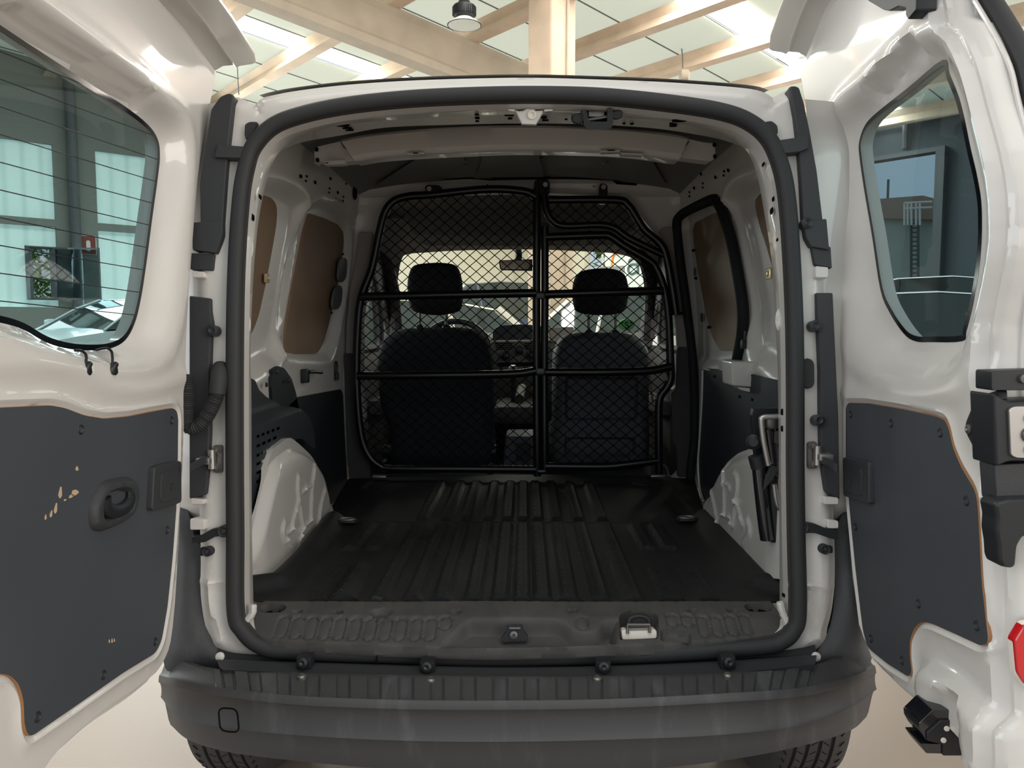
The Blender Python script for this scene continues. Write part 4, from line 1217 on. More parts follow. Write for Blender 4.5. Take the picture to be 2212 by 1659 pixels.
arch_plate(-1, [(530, 1255), (575, 1254), (602, 1244), (640, 1208), (700, 1132), (721, 1112), (719, 1066), (706, 1012), (690, 984), (668, 962), (649, 946), (640, 946), (611, 969), (600, 1000), (588, 1040), (574, 1100), (562, 1150), (553, 1184), (530, 1195)], ribsL, 'wheel_arch', .605)
ribsR = [([(1558, 1001), (1564, 1042), (1565, 1108)], .011), ([(1587, 1026), (1594, 1045), (1583, 1133)], .012), ([(1590, 1080), (1605, 1133)], .009), ([(1534, 1053), (1540, 1077), (1551, 1130)], .011), ([(1564, 1045), (1572, 1048), (1578, 1056)], .007), ([(1616, 1125), (1621, 1150), (1606, 1174)], .012), ([(1565, 1112), (1578, 1120), (1583, 1133)], .006), ([(1551, 1130), (1558, 1122), (1565, 1112)], .006)]
arch_plate(1, [(1700, 1254), (1668, 1250), (1644, 1244), (1628, 1224), (1597, 1193), (1550, 1142), (1518, 1107), (1519, 1096), (1531, 1042), (1550, 1001), (1575, 979), (1600, 969), (1640, 964), (1700, 962)], ribsR, 'wheel_arch', .598)

# ---------------- steel load floor under the mat, sill
mb = MB(); mb.add(*g_box((XC, 2.39, .576), (1.30, 1.40, .03))); mb.build('floor_pan', M['paint_in'], inter, smooth=0)

# ---------------- rubber load mat (lies loose on the floor)
Fm = Plane((0, 0, .597), (1, 0, 0), (0, 1, 0), (0, 0, 1))
fz = [(546, 1299), (546, 1252), (602, 1246), (640, 1210), (700, 1134), (720, 1114), (716, 1095), (752, 1034), (790, 1031), (1000, 1028), (1170, 1027), (1400, 1028), (1500, 1034), (1522, 1108), (1552, 1146), (1597, 1197), (1628, 1228), (1646, 1248), (1686, 1256), (1686, 1299)]
mpoly = fillet(trace(Fm, fz), .02, 3)
jy = Fm.px(1110, 1129)[1]
def fx(x, y): return Fm.px(x, y)
ribsec = []
# (x position in the floor, y from, y to, half width)
cxs_ = []
for xs, y in ((820.5, 1296), (891.5, 1296), (952.7, 1296), (1022, 1296), (1080, 1296), (1128, 1296), (1172, 1296), (1230, 1296), (1298, 1296), (1370, 1296)):
    cxs_.append(fx(xs, y)[0])
y_r = fx(1110, 1290)[1]; y_f = fx(1110, 1042)[1]
bands = []
for x0 in cxs_:
    bands.append((x0, y_r - .2, jy - .018, .022)); bands.append((x0, jy + .02, y_f, .022))
for (xa, ya, xb, yb) in ((790, 1190, 850, 1135), (750, 1190, 800, 1140), (1455, 1190, 1410, 1135), (1405, 1190, 1370, 1135)):
    u, v = fx(xa, ya); u2, v2 = fx(xb, yb); bands.append(((u + u2) / 2, v, jy - .02, .024))
for (xa, ya) in ((735, 1294), (795, 1225), (690, 1294), (1415, 1225), (1485, 1228)):
    u, v = fx(xa, ya); bands.append((u, y_r - .2, fx(1110, 1226)[1], .024))
edgeb = trace(Fm, [(720, 1124), (640, 1222), (604, 1262), (546, 1270)]); edgeb2 = trace(Fm, [(1520, 1120), (1597, 1207), (1644, 1262), (1686, 1272)])
lane = [trace(Fm, [(870, 1042), (842, 1048), (800, 1085), (775, 1112), (740, 1116)]), trace(Fm, [(1390, 1043), (1418, 1046), (1450, 1075), (1478, 1108), (1500, 1115)])]
def mat_h(U, V):
    h = np.zeros(len(U))
    for x0, ya, yb, hw in bands:
        q = np.hypot(np.clip(np.abs(U - x0) - hw + .010, 0, 9), np.clip(np.maximum(ya + .012 - V, V - (yb - .012)), 0, 9))
        m_ = 1 - ss(q, .0, .010)
        h += .012 * m_
        h += -.0028 * m_ * (np.sin((U - x0) * 2 * np.pi / .0125) > .35) * (np.abs(U - x0) < .016)
    h -= .003 * np.exp(-((V - jy) / .003) ** 2)
    for p in (edgeb, edgeb2):
        d = dist(p, U, V, False)
        h += .030 * (1 - ss(d, .0, .055))
    for p in lane:
        h -= .007 * (1 - ss(dist(p, U, V, False), .018, .03))
    return h
lines = [[(x0 + s_ * hw_, ya), (x0 + s_ * hw_, yb)] for x0, ya, yb, hw in bands for s_ in (-1, 1) for hw_ in (hw, hw - .010)]
lines = [[(a, max(p, y_r + .0)), (b, q)] for (a, p), (b, q) in lines]
V, Fc = g_plate(Fm, mpoly, lines=lines + [[(-.55, jy), (.5, jy)]], res=.0085, hf=mat_h, thick=-.002)
matr = meta(empty('load_mat', (XC, 2.4, .597)), 'black ribbed rubber mat lying on the van load floor', 'mat')
mesh('mat_sheet', V, Fc, M['rubber_mat'], matr, smooth=50)
# lashing eyes and bracket at the front of the floor
def ring_eye(x, y, r, s_=1):
    p = pZ(x, y, .612); t = meta(empty('lashing_eye', p, VAN))
    mb = MB(); mb.add(*g_tube([p + Vector((.026 * math.cos(a), .014 * math.sin(a), .001)) for a in [2 * math.pi * k / 20 for k in range(20)]], .0035, 8, closed=True)); mb.build('ring', M['dmetal'], t)
    mb = MB(); mb.add(*g_prism(Plane(p, (1, 0, 0), (0, 1, 0), (0, 0, 1)), slot(0, 0, .036, .022), -.006, -.001, .002)); mb.build('base', M['plastic_b'], t)
ring_eye(750, 1122, 1); ring_eye(1484, 1118, 1)
p = pZ(1432, 1030, .60); mb = MB(); mb.add(*g_tube([p + Vector((.022 * math.cos(a), 0, .0 + .05 * math.sin(a))) for a in [math.pi * k / 12 for k in range(13)]], .003, 8)); mb.build('floor_loop', M['metal'], inter)
for x, y in ((820, 1029), (1420, 1028)):
    p = pZ(x, y, .612); mb = MB(); mb.add(*g_box(p, (.055, .03, .006), bev=.002)); mb.build('floor_bracket', M['metal'], inter)

# ---------------- loading sill trim
T0 = Vector((0, 1.683, .606)); T1 = Vector((0, 1.548, .560))
ev = (T0 - T1).normalized(); SI = Plane(T1, (1, 0, 0), tuple(ev), tuple(Vector((1, 0, 0)).cross(ev)))
sp_ = [(566, 1298), (620, 1297), (1110, 1296), (1600, 1296), (1663, 1295), (1684, 1320), (1700, 1336), (1703, 1356), (1694, 1372), (1660, 1383), (1500, 1398), (1338, 1404), (1110, 1409), (980, 1408), (817, 1402), (618, 1394), (560, 1384), (532, 1368), (527, 1352), (540, 1330)]
spoly = cr(trace(SI, sp_), 3, True)
crease = SI.px(1110, 1340)[1]; vtop_ = spoly[:, 1].max()
ovs = []
for k in range(12):
    x = 612 + k * 31.2; ovs.append((x, 1379 - 0.0 * k, 9, 17))
pads = [(610, 1359), (641, 1360), (671, 1361), (702, 1362), (733, 1362), (765, 1363), (799, 1364), (832, 1364), (864, 1364), (897, 1364), (929, 1364)]
pads2 = [(1519, 1358), (1549, 1358), (1580, 1356), (1611, 1354)]
pad3 = [(962, 1352, 12), (1257, 1352, 11), (1452, 1346, 9), (1484, 1347, 9)]
def P2(x, y): return np.array(SI.px(x, y))
padp = [slot(*P2(x, y), .0115, .030) for x, y in pads] + [slot(*P2(x, y), .0105, .028) for x, y in pads2] + [slot(*P2(x, y), .0115, .018) for x, y, _ in pad3]
pock1 = fillet(trace(SI, [(944, 1401), (1000, 1352), (1015, 1345), (1200, 1345), (1218, 1350), (1246, 1369), (1286, 1369), (1300, 1350), (1322, 1346), (1336, 1346), (1336, 1395), (1110, 1401)]), .012, 4)
pock2 = fillet(trace(SI, [(1336, 1344), (1340, 1334), (1356, 1326), (1400, 1326), (1416, 1334), (1422, 1344), (1424, 1384), (1336, 1386)]), .008, 4)
pock3 = fillet(trace(SI, [(1426, 1363), (1486, 1369), (1492, 1372), (1494, 1395), (1426, 1388)]), .006, 4)
eyeL = slot(*P2(590, 1321), .030, .017); eyeR = slot(*P2(1637, 1318), .030, .017)
dim = [(*P2(643, 1330), .013), (*P2(731, 1330), .014), (*P2(824, 1332), .027), (*P2(983, 1329), .015), (*P2(1237, 1327), .014), (*P2(1494, 1326), .014), (*P2(1582, 1326), .014)]
def sill_h(U, V):
    h = .012 * np.clip(1 - np.abs(V - crease) / .10, 0, 1)
    h += .0 * U
    for p in padp:
        sdv = sdist(p, U, V); h -= .0034 * np.exp(-(sdv / .0024) ** 2); h -= .0018 * (sdv > 0)
    for k in range(34):
        xk = SI.px(640 + k * 29.5, 1318)[0]
        h -= .0014 * np.exp(-((U - xk) / .0022) ** 2) * (V > crease + .006) * (V < vtop_ - .006)
    s1 = sdist(pock1, U, V); h -= .030 * ss(s1, 0, .022)
    s2 = sdist(pock2, U, V); h -= .042 * ss(s2, 0, .012)
    s3_ = sdist(pock3, U, V); h -= .012 * ss(s3_, 0, .006)
    for p in (eyeL, eyeR):
        h -= .028 * ss(sdist(p, U, V), 0, .009)
    for u, v, r in dim:
        q = np.hypot((U - u), (V - v) / .7); h -= .012 * (1 - ss(q, r * .45, r)); h += .001 * np.exp(-((q - r) / .002) ** 2)
    h -= .016 * (1 - ss(sdist(spoly, U, V), 0, .010))
    return h
V, Fc = g_plate(SI, spoly, loops=[pock1, pock2, pock3, eyeL, eyeR] + padp, res=.0052, hf=sill_h, thick=-.02)
sill = meta(empty('sill_trim', (XC, 1.6, .59), VAN)); mesh('sill_cover', V, Fc, M['sill'], sill, smooth=45)
# striker and latch in the pockets
c = SI.at(*SI.px(1111, 1378), -.022)
mb = MB(); pls = Plane(c, (1, 0, 0), (0, .2, 1), (0, -1, .2)); 
mb.add(*g_prism(pls, fillet(trace(pls, [(1096, 1350), (1128, 1350), (1131, 1362), (1141, 1374), (1139, 1384), (1084, 1388), (1082, 1378), (1094, 1364)]), .003), -.008, .004, .001)); mb.build('striker_plate', M['plastic_b'], sill)
mb = MB(); mb.add(*g_lathe(pls.at(*pls.px(1110, 1370), .004), pls.n, [(0, .008), (.006, .008), (.007, .003), (.003, .0)], 18)); mb.build('bolt', M['dmetal'], sill)
mb = MB(); mb.add(*g_cyl(pls.at(*pls.px(1100, 1356), .006), pls.at(*pls.px(1124, 1356), .006), .003, 8)); mb.build('pin', M['dmetal'], sill)
c = SI.at(*SI.px(1380, 1370), -.02); pls = Plane(c, (1, 0, 0), (0, .2, 1), (0, -1, .2))
mb = MB(); mb.add(*g_prism(pls, fillet(trace(pls, [(1341, 1361), (1350, 1358), (1354, 1361), (1404, 1360), (1412, 1357), (1418, 1362), (1418, 1378), (1342, 1381)]), .005), -.02, .010, .004)); mb.build('cream_guard', M['whiteclip'], sill, label='cream plastic guard')
mb = MB(); a_ = [pls.at(*pls.px(x, y), .012) for x, y in ((1354, 1366), (1354, 1347), (1401, 1347), (1401, 1364))]; mb.add(*g_tube(a_, .0038, 10)); mb.build('striker_bar', M['dmetal'], sill)
mb = MB(); mb.add(*g_tube([pls.at(*pls.px(x, y), .0) for x, y in cr([(1358, 1350), (1362, 1336), (1380, 1331), (1398, 1336), (1402, 1350)], 5)], .006, 10)); mb.build('latch_jaw', M['plastic_b'], sill)
for e_ in ((590, 1321), (1637, 1318)):
    c = SI.at(*SI.px(*e_), -.016); mb = MB(); mb.add(*g_lathe(c + Vector((0, 0, 0)), (0, 0, 1), [(0, .02), (.010, .02), (.012, .012), (.004, .010)], 20)); mb.build('lashing_cup', M['hole'], sill)
# ---------------- opening between load bay and cab
FR = Plane((0, 3.10, 0), (1, 0, 0), (0, 0, 1), (0, -1, 0))
fo = np.array([(XC - .74, .5), (XC + .74, .5), (XC + .74, 1.83), (XC - .74, 1.83)])
fh = cr(trace(FR, [(797, 1040), (790, 900), (783, 800), (788, 700), (802, 600), (815, 525), (832, 465), (860, 436), (920, 424), (1060, 418), (1170, 418), (1330, 428), (1362, 440), (1388, 475), (1420, 515), (1448, 570), (1462, 650), (1466, 760), (1460, 830), (1446, 860), (1445, 1040)]), 3, True)
hz = FR.px(1100, 410)[1]
def fr_h(U, V):
    h = .012 * np.exp(-((V - FR.px(1100, 398)[1]) / .018) ** 2) + .008 * np.exp(-((V - FR.px(1100, 425)[1]) / .01) ** 2)
    h += .012 * np.exp(-(sdist(fh, U, V) / .012) ** 2)
    h += .05 * ss(np.abs(U - XC), .60, .72) * ss(V, 1.55, 1.68)
    return h
cabf = meta(empty('cab_bulkhead_frame', (XC, 3.1, .6), VAN))
plate('frame_panel', FR, fo, M['paint_in'], cabf, holes=[fh], res=.02, hf=fr_h, thick=-.03)
for x, y in ((1053, 401), (1282, 404)): 
    mb = MB(); mb.add(*g_prism(FR, pxell(FR, x, y, 1.6, 1.8, 8), .014, .0165)); mb.build('small_hole', HM, cabf, smooth=0)
mb = MB(); mb.add(*g_prism(FR, trace(FR, [(868, 398), (900, 390), (1018, 386), (1030, 390), (1062, 389), (1072, 384), (1180, 383), (1192, 387), (1205, 386), (1325, 388), (1340, 396), (1375, 400), (1372, 404), (1330, 401), (1320, 392), (1200, 390), (1060, 393), (1018, 390), (905, 394)]), .03, .034)); mb.build('gap_shade_strip', HM, cabf, smooth=0)  # dark strip stands in for the shade in the gap along the header
FP = Plane((0, 3.06, 0), (1, 0, 0), (0, 0, 1), (0, -1, 0))
def fpris(pts, m, name, r=.01, h1=.0, th=.02, bev=.004, par=None, pl=FP, lab=None):
    V, Fc = g_prism(pl, fillet(trace(pl, pts, h1), r, 4), h1 - th, h1, bev)
    return mesh(name, V, Fc, m, par or cabf, label=lab, smooth=40)
fpris([(776, 500), (806, 502), (800, 540), (788, 620), (778, 700), (775, 764), (746, 764), (748, 700), (757, 620), (768, 560)], M['trim_lt'], 'pillar_trim')
fpris([(742, 764), (776, 764), (774, 850), (782, 930), (800, 985), (800, 1040), (754, 1038), (750, 960), (745, 860)], M['trim_dk'], 'lower_pillar_trim')
fpris([(1424, 498), (1432, 490), (1462, 490), (1468, 540), (1480, 620), (1492, 700), (1496, 750), (1463, 750), (1456, 640), (1446, 560)], M['trim_lt'], 'pillar_trim')
fpris([(1463, 750), (1496, 752), (1500, 860), (1496, 960), (1490, 1032), (1464, 1032), (1462, 970), (1452, 950), (1452, 850), (1462, 840)], M['trim_dk'], 'lower_pillar_trim')

# ---------------- cab
cab = meta(empty('cab', (XC, 3.9, .5), VAN))
def cabwall(s_):
    WP = Plane((XC + s_ * .735, 0, 0), (0, 1, 0), (0, 0, 1), (-s_, 0, 0))
    win = fillet(np.array([(3.22, 1.10), (4.02, 1.10), (4.00, 1.30), (3.82, 1.46), (3.50, 1.56), (3.22, 1.56)]), .08, 4)
    quart = fillet(np.array([(4.12, 1.10), (4.5, 1.10), (4.2, 1.30), (4.12, 1.34)]), .03, 3)
    V, Fc = g_plate(WP, np.array([(3.1, .3), (5.2, .3), (5.2, 1.1), (4.9, 1.12), (4.2, 1.68), (4.0, 1.76), (3.1, 1.76)]), holes=[win, quart], res=.06, hf=lambda U, V: .05 * (1 - ss(V, 1.02, 1.06)) + .02 * (1 - ss(V, .78, .84)), thick=.03)
    mesh('door_lining', V, Fc, M['trim_dk'], cab, smooth=30)
    V, Fc = g_plate(WP, win, res=.5, hf=lambda U, V: 0 * U - .015); mesh('door_glass', V, Fc, M['glass_lt'], cab, smooth=0)
    mb = MB(); mb.add(*g_sweep([WP.at(u, v, .005) for u, v in win], circ(.018, 8), closed=True)); mb.build('window_rubber', M['seal'], cab)
    mb = MB(); mb.add(*g_box(WP.at(3.75, .84, .08), (.07, .6, .07), bev=.02)); mb.build('armrest', M['liner'], cab)
    return WP
cabwall(-1); cabwall(1)
WS = Plane((0, 4.7, 1.15), (1, 0, 0), tuple(Vector((0, -.8, .6))), tuple(Vector((0, -.6, -.8))))
wo = np.array([(XC - .80, -.12), (XC + .80, -.12), (XC + .73, 1.04), (XC - .73, 1.04)])
wh_ = cr(trace(WS, [(858, 724), (856, 660), (860, 600), (868, 560), (882, 549), (930, 545), (1000, 541), (1140, 539), (1260, 543), (1330, 548), (1368, 560), (1388, 590), (1397, 650), (1397, 724), (1130, 726)]), 4, True)
plate('windscreen_surround', WS, wo, M['visor'], cab, holes=[wh_], res=.06, thick=-.03, hf=lambda U, V: 0 * U)
V, Fc = g_plate(WS, wh_, res=.3, hf=lambda U, V: 0 * U - .015); mesh('windscreen_glass', V, Fc, M['glass_lt'], cab, smooth=0)
# pillar covers
for s_, pts in ((-1, [(858, 730), (852, 660), (848, 620), (835, 570), (815, 530)]), (1, [(1402, 730), (1406, 660), (1404, 610), (1395, 570), (1380, 530)])):
    mb = MB(); mb.add(*g_tube([pY(x, y, 4.35 - .012 * k) for k, (x, y) in enumerate(cr(pts, 5))], .035, 10)); mb.build('a_pillar_cover' if False else 'front_pillar_cover', M['trim_dk'], cab)
# overhead shelf, headliner
OS = Plane((0, 3.62, 0), (1, 0, 0), (0, 0, 1), (0, -1, 0))
V, Fc = g_prism(OS, fillet(trace(OS, [(850, 395), (868, 450), (888, 500), (892, 509), (1170, 510), (1340, 508), (1372, 500), (1388, 450), (1400, 395)]), .02), -.45, 0, .01); mesh('overhead_shelf', V, Fc, M['liner'], cab)
mb = MB(); mb.add(*g_box((XC, 3.68, 1.765), (1.45, 1.12, .03))); mb.build('headliner', M['liner'], cab, smooth=0)
for pts in ([(905, 512), (1010, 512), (1008, 546), (908, 549)], [(1225, 512), (1340, 512), (1352, 548), (1228, 545)]):
    pass
# rear-view mirror
MP = Plane((0, 4.15, 0), (1, 0, 0), (0, 0, 1), (0, -1, 0))
V, Fc = g_prism(MP, fillet(trace(MP, [(1077, 562), (1160, 559), (1166, 563), (1166, 582), (1160, 585), (1080, 583)]), .012), -.03, 0, .006); mir = mesh('rear_view_mirror', V, Fc, M['plastic_b'], cab)
V, Fc = g_prism(MP, fillet(trace(MP, [(1080, 564), (1160, 562), (1163, 582), (1083, 581)]), .008), 0, .0015); mesh('mirror_glass', V, Fc, mat('mirror_face', (.45, .40, .33), .06, metal=.9), mir)
mb = MB(); mb.add(*g_tube([pY(x, y, 4.16) for x, y in ((1120, 561), (1121, 550), (1119, 538))], .018, 10)); mb.build('mirror_stem', M['plastic_b'], cab)
# dashboard
rows = []
for k in range(21):
    x = XC + (-.74 + 1.48 * k / 20)
    bul = .05 * math.exp(-((x + .05) / .22) ** 2)
    rows.append([Vector((x, 5.15, 1.10)), Vector((x, 4.7, 1.150)), Vector((x, 4.42, 1.163)), Vector((x, 4.34 - bul, 1.135)), Vector((x, 4.32 - bul, 1.05)), Vector((x, 4.36 - bul, .92)), Vector((x, 4.48 - bul, .70)), Vector((x, 4.7, .40)), Vector((x, 5.15, .35))])
da = meta(empty('dashboard', (XC, 4.5, 1.0), VAN))
M['dash'] = mat('grey_dash', (.055, .055, .052), .65, bump=.2, scale=500); M['dash_lt'] = mat('light_dash_insert', (.22, .21, .185), .7)
mb = MB(); mb.add(*g_loft(rows, True, True)); mb.build('dash_body', M['dash'], da, smooth=50)
DP = Plane((0, 4.24, 0), (1, 0, 0), (0, 0, 1), (0, -1, 0))
def dpr(pts, m, name, h0=-.1, h1=0, r=.01, b=.004, lab=None):
    V, Fc = g_prism(DP, fillet(trace(DP, pts), r), h0, h1, b); return mesh(name, V, Fc, m, da, label=lab, smooth=40)
dpr([(1064, 735), (1064, 718), (1070, 708), (1085, 702), (1130, 700), (1170, 704), (1182, 716), (1184, 735)], M['plastic_b'], 'display_hood')
dpr([(1066, 736), (1186, 734), (1192, 756), (1194, 792), (1150, 800), (1070, 798), (1062, 760)], M['dash'], 'centre_stack', -.1, .004)
dpr([(1060, 741), (1064, 735), (1190, 733), (1192, 737), (1066, 738)], M['visor'], 'chrome_line', 0, .010, .002, .001)
for a in (0, 1):
    for k in range(4):
        x0, x1 = ((1069, 1108), (1132, 1172))[a]; y = 741 + k * 4
        dpr([(x0 + k, y), (x1 - k, y - .5), (x1 - k, y + 1.8), (x0 + k, y + 2.3)], HM, 'vent_slat', .004, .007, .001, 0)
for x, y, r in ((1093, 768, 11), (1122, 757, 11), (1150, 767, 11)):
    c = DP.at(*DP.px(x, y), .004); k = 4.24 / F
    mb = MB(); mb.add(*g_lathe(c, (0, -1, 0), [(0, r * k), (.012, r * k), (.014, r * k * .8), (.012, r * k * .7), (.03, r * k * .45), (.032, r * k * .3)], 24)); mb.build('climate_knob', M['plastic_b'], da)
dpr([(1075, 783), (1160, 782), (1160, 790), (1075, 792)], HM, 'radio_slot', 0, .008, .002, 0)
for pts in ([(1180, 707), (1240, 706), (1240, 716), (1225, 730), (1198, 740), (1190, 738), (1186, 718)],):
    dpr(pts, M['dash_lt'], 'light_insert', -.08, -.02)
# green windscreen sticker
sp0 = WS.px(1352, 702); st_ = meta(empty('windscreen_sticker', WS.at(*sp0), VAN))
V, Fc = g_prism(WS, pxell(WS, 1353, 701, 18, 12, 28), .0, .004); mesh('sticker_disc', V, Fc, mat('sticker_green', (.30, .85, .32), .5), st_, label='round green windscreen sticker', smooth=0)
mb = MB(); mb.add(*g_sweep([WS.at(*WS.px(x, y), .006) for x, y in cr([(1357, 696), (1353, 694), (1350, 697), (1354, 701), (1358, 703), (1355, 708), (1350, 706)], 4)], circ(.0035, 6))); mb.add(*g_prism(WS, pxell(WS, 1345, 696, 2, 1.5, 8), .004, .006)); mb.add(*g_prism(WS, pxell(WS, 1363, 696, 2, 1.5, 8), .004, .006)); mb.build('sticker_mark', M['trim_dk'], st_)
# steering wheel
sc3 = pY(982, 764, 3.98); mb = MB()
N_ = Vector((0, -1, .45)).normalized(); Rf = frame(N_)
ring_ = [sc3 + Rf.col[0] * (.185 * math.cos(a)) + Rf.col[1] * (.185 * math.sin(a)) for a in [2 * math.pi * k / 48 for k in range(48)]]
sw = meta(empty('steering_wheel', sc3, VAN)); mb.add(*g_tube(ring_, .016, 10, closed=True)); mb.build('rim', M['plastic_b'], sw)
mb = MB(); mb.add(*g_lathe(sc3, N_, [(-.02, .07), (0, .075), (.015, .05)], 24))
for a in (0, 180, 270): mb.add(*g_tube([sc3, sc3 + Rf.col[0] * .18 * math.cos(math.radians(a)) + Rf.col[1] * .18 * math.sin(math.radians(a))], .018, 8))
mb.build('hub', M['plastic_b'], sw)
# gear lever and centre console
gc = meta(empty('centre_console', pY(1120, 960, 3.5), VAN))
mb = MB(); kp = pY(1108, 799, 3.95); mb.add(*g_tube([kp + Vector((0, .1, -.25)), kp + Vector((0, .02, -.04))], .012, 8)); mb.build('gear_lever', M['plastic_b'], gc)
mb = MB(); mb.add(*g_lathe(kp, (0, -.2, 1), [(-.04, .012), (-.02, .022), (.01, .024), (.024, .014), (.027, 0)], 20)); mb.build('gear_knob', M['dmetal'], gc)
mb = MB(); mb.add(*g_box((-.02, 4.1, .76), (.28, .5, .10), bev=.04)); mb.add(*g_tube([pY(1128, 838, 3.8), pY(1124, 850, 3.7), pY(1122, 862, 3.55)], .022, 10)); mb.build('tunnel', M['dash'], gc)
hb = pY(1154, 840, 3.8); mb = MB(); mb.add(*g_box(hb, (.03, .02, .02), bev=.005)); mb.build('hazard_button', M['red'], gc)
CB = Plane((0, 3.36, 0), (1, 0, 0), (0, 0, 1), (0, -1, 0))
V, Fc = g_prism(CB, fillet(trace(CB, [(1092, 942), (1160, 942), (1168, 1015), (1084, 1015)]), .02), -.22, 0, .015); mesh('storage_bin', V, Fc, M['seatplast'], gc)
V, Fc = g_prism(CB, fillet(trace(CB, [(1112, 958), (1146, 957), (1145, 995), (1116, 996)]), .012), 0, .008, .004); mesh('bin_lid', V, Fc, M['trim_dk'], gc)
mb = MB(); mb.add(*g_box((XC, 4.1, .42), (1.44, 1.9, .03))); mb.add(*g_box((XC, 3.14, .5), (1.40, .03, .19))); mb.build('cab_floor', M['plastic_b'], cab, smooth=0)

# ---------------- seats
def headrest(par, pl, pts, posts, dep):
    V, Fc = g_pillow(pl, cr(trace(pl, pts), 4, True), dep, .06, res=.012); mesh('headrest', V, Fc, M['fabric'], par, smooth=60)
    for (x0, y0), (x1, y1) in posts:
        mb = MB(); mb.add(*g_cyl(pl.at(*pl.px(x0, y0), 0), pl.at(*pl.px(x1, y1), 0), .0065, 12)); mb.build('headrest_post', M['dmetal'], par)
        mb = MB(); mb.add(*g_lathe(pl.at(*pl.px(x1, y1 + 1), 0), (0, 0, 1), [(-.02, .02), (.0, .018), (.008, .010)], 14)); mb.build('post_collar', M['plastic_b'], par)
SD = Plane((0, 3.40, 0), (1, 0, 0), (0, 0, 1), (0, -1, 0))
ds = meta(empty('driver_seat', SD.at(*SD.px(945, 1000)), VAN))
V, Fc = g_pillow(SD, cr(trace(SD, [(850, 1004), (842, 930), (822, 870), (816, 790), (822, 748), (838, 722), (868, 711), (940, 707), (1000, 708), (1034, 716), (1056, 738), (1067, 775), (1070, 840), (1068, 920), (1062, 1004), (950, 1008)]), 4, True), .07, .08, res=.018); mesh('backrest', V, Fc, M['fabric'], ds, smooth=60)
headrest(ds, SD, [(885, 660), (880, 620), (884, 590), (896, 573), (930, 568), (960, 568), (985, 574), (996, 595), (1000, 630), (998, 662), (985, 675), (945, 681), (900, 675)], [((907, 670), (907, 704)), ((964, 670), (964, 704))], .05)
mb = MB(); mb.add(*g_box((SD.at(*SD.px(945, 900)).x, 3.72, .66), (.48, .52, .16), bev=.06)); mb.build('seat_cushion', M['fabric'], ds)
for x in (838, 1062):
    mb = MB(); mb.add(*g_lathe(pY(x, 975, 3.38), (1, 0, 0), [(-.02, .03), (.02, .03)], 16)); mb.add(*g_box(pY(x, 1000, 3.5), (.03, .3, .06), bev=.01)); mb.build('recliner', M['plastic_b'], ds)
SPs = Plane((0, 3.36, 0), (1, 0, 0), (0, 0, 1), (0, -1, 0))
ps = meta(empty('passenger_seat', SPs.at(*SPs.px(1300, 1000)), VAN))
po = cr(trace(SPs, [(1196, 1004), (1194, 900), (1195, 780), (1200, 752), (1214, 730), (1240, 720), (1300, 718), (1350, 720), (1378, 730), (1396, 750), (1403, 780), (1401, 880), (1394, 1004), (1300, 1006)]), 4, True)
rp1 = fillet(trace(SPs, [(1219, 812), (1376, 812), (1374, 905), (1219, 905)]), .012, 3); rp2 = fillet(trace(SPs, [(1218, 941), (1370, 941), (1368, 984), (1218, 984)]), .012, 3)
def pb_h(U, V):
    d = sdist(po, U, V)
    h = .05 * np.sqrt(np.clip(1 - (1 - np.clip(d / .045, 0, 1)) ** 2, 0, 1))
    for r_, a in ((rp1, .022), (rp2, .022)): h -= a * ss(sdist(r_, U, V), 0, .008)
    h += .006 * np.exp(-((V - SPs.px(1300, 733)[1] - 0 * U) / .008) ** 2) * (np.abs(U - po[:, 0].mean()) < .14)
    return h
plate('backrest_shell', SPs, po, M['seatplast'], ps, loops=[rp1, rp2], res=.012, hf=pb_h, thick=-.12)
headrest(ps, SPs, [(1240, 665), (1236, 630), (1241, 602), (1256, 586), (1290, 580), (1325, 581), (1348, 592), (1356, 612), (1357, 640), (1352, 665), (1338, 677), (1300, 681), (1256, 677)], [((1271, 670), (1271, 716)), ((1329, 670), (1329, 716))], .05)
for x in (1209, 1386):
    mb = MB(); mb.add(*g_prism(SPs, fillet(trace(SPs, [(x - 5, 842), (x + 5, 842), (x + 5, 853), (x - 5, 853)]), .003), .04, .052, .002)); mb.build('anchor_cover', M['plastic_b'], ps)
mb = MB(); mb.add(*g_prism(SPs, trace(SPs, [(1305, 809), (1331, 809), (1331, 817), (1305, 817)]), .03, .045)); mb.build('back_label', M['trim_dk'], ps, smooth=0)
mb = MB(); mb.add(*g_box((SPs.at(*SPs.px(1300, 900)).x, 3.70, .66), (.46, .5, .16), bev=.06)); mb.build('seat_cushion', M['fabric'], ps)
mb = MB()
for x0, y0, x1, y1 in ((1412, 748, 1402, 790), (1402, 800, 1410, 870)):
    pass
mb.add(*g_tube([pY(x, y, 3.5) for x, y in cr([(1423, 758), (1412, 768), (1404, 790), (1405, 830), (1410, 868)], 5)], .006, 8)); mb.build('seat_belt', M['trim_lt'], ps)

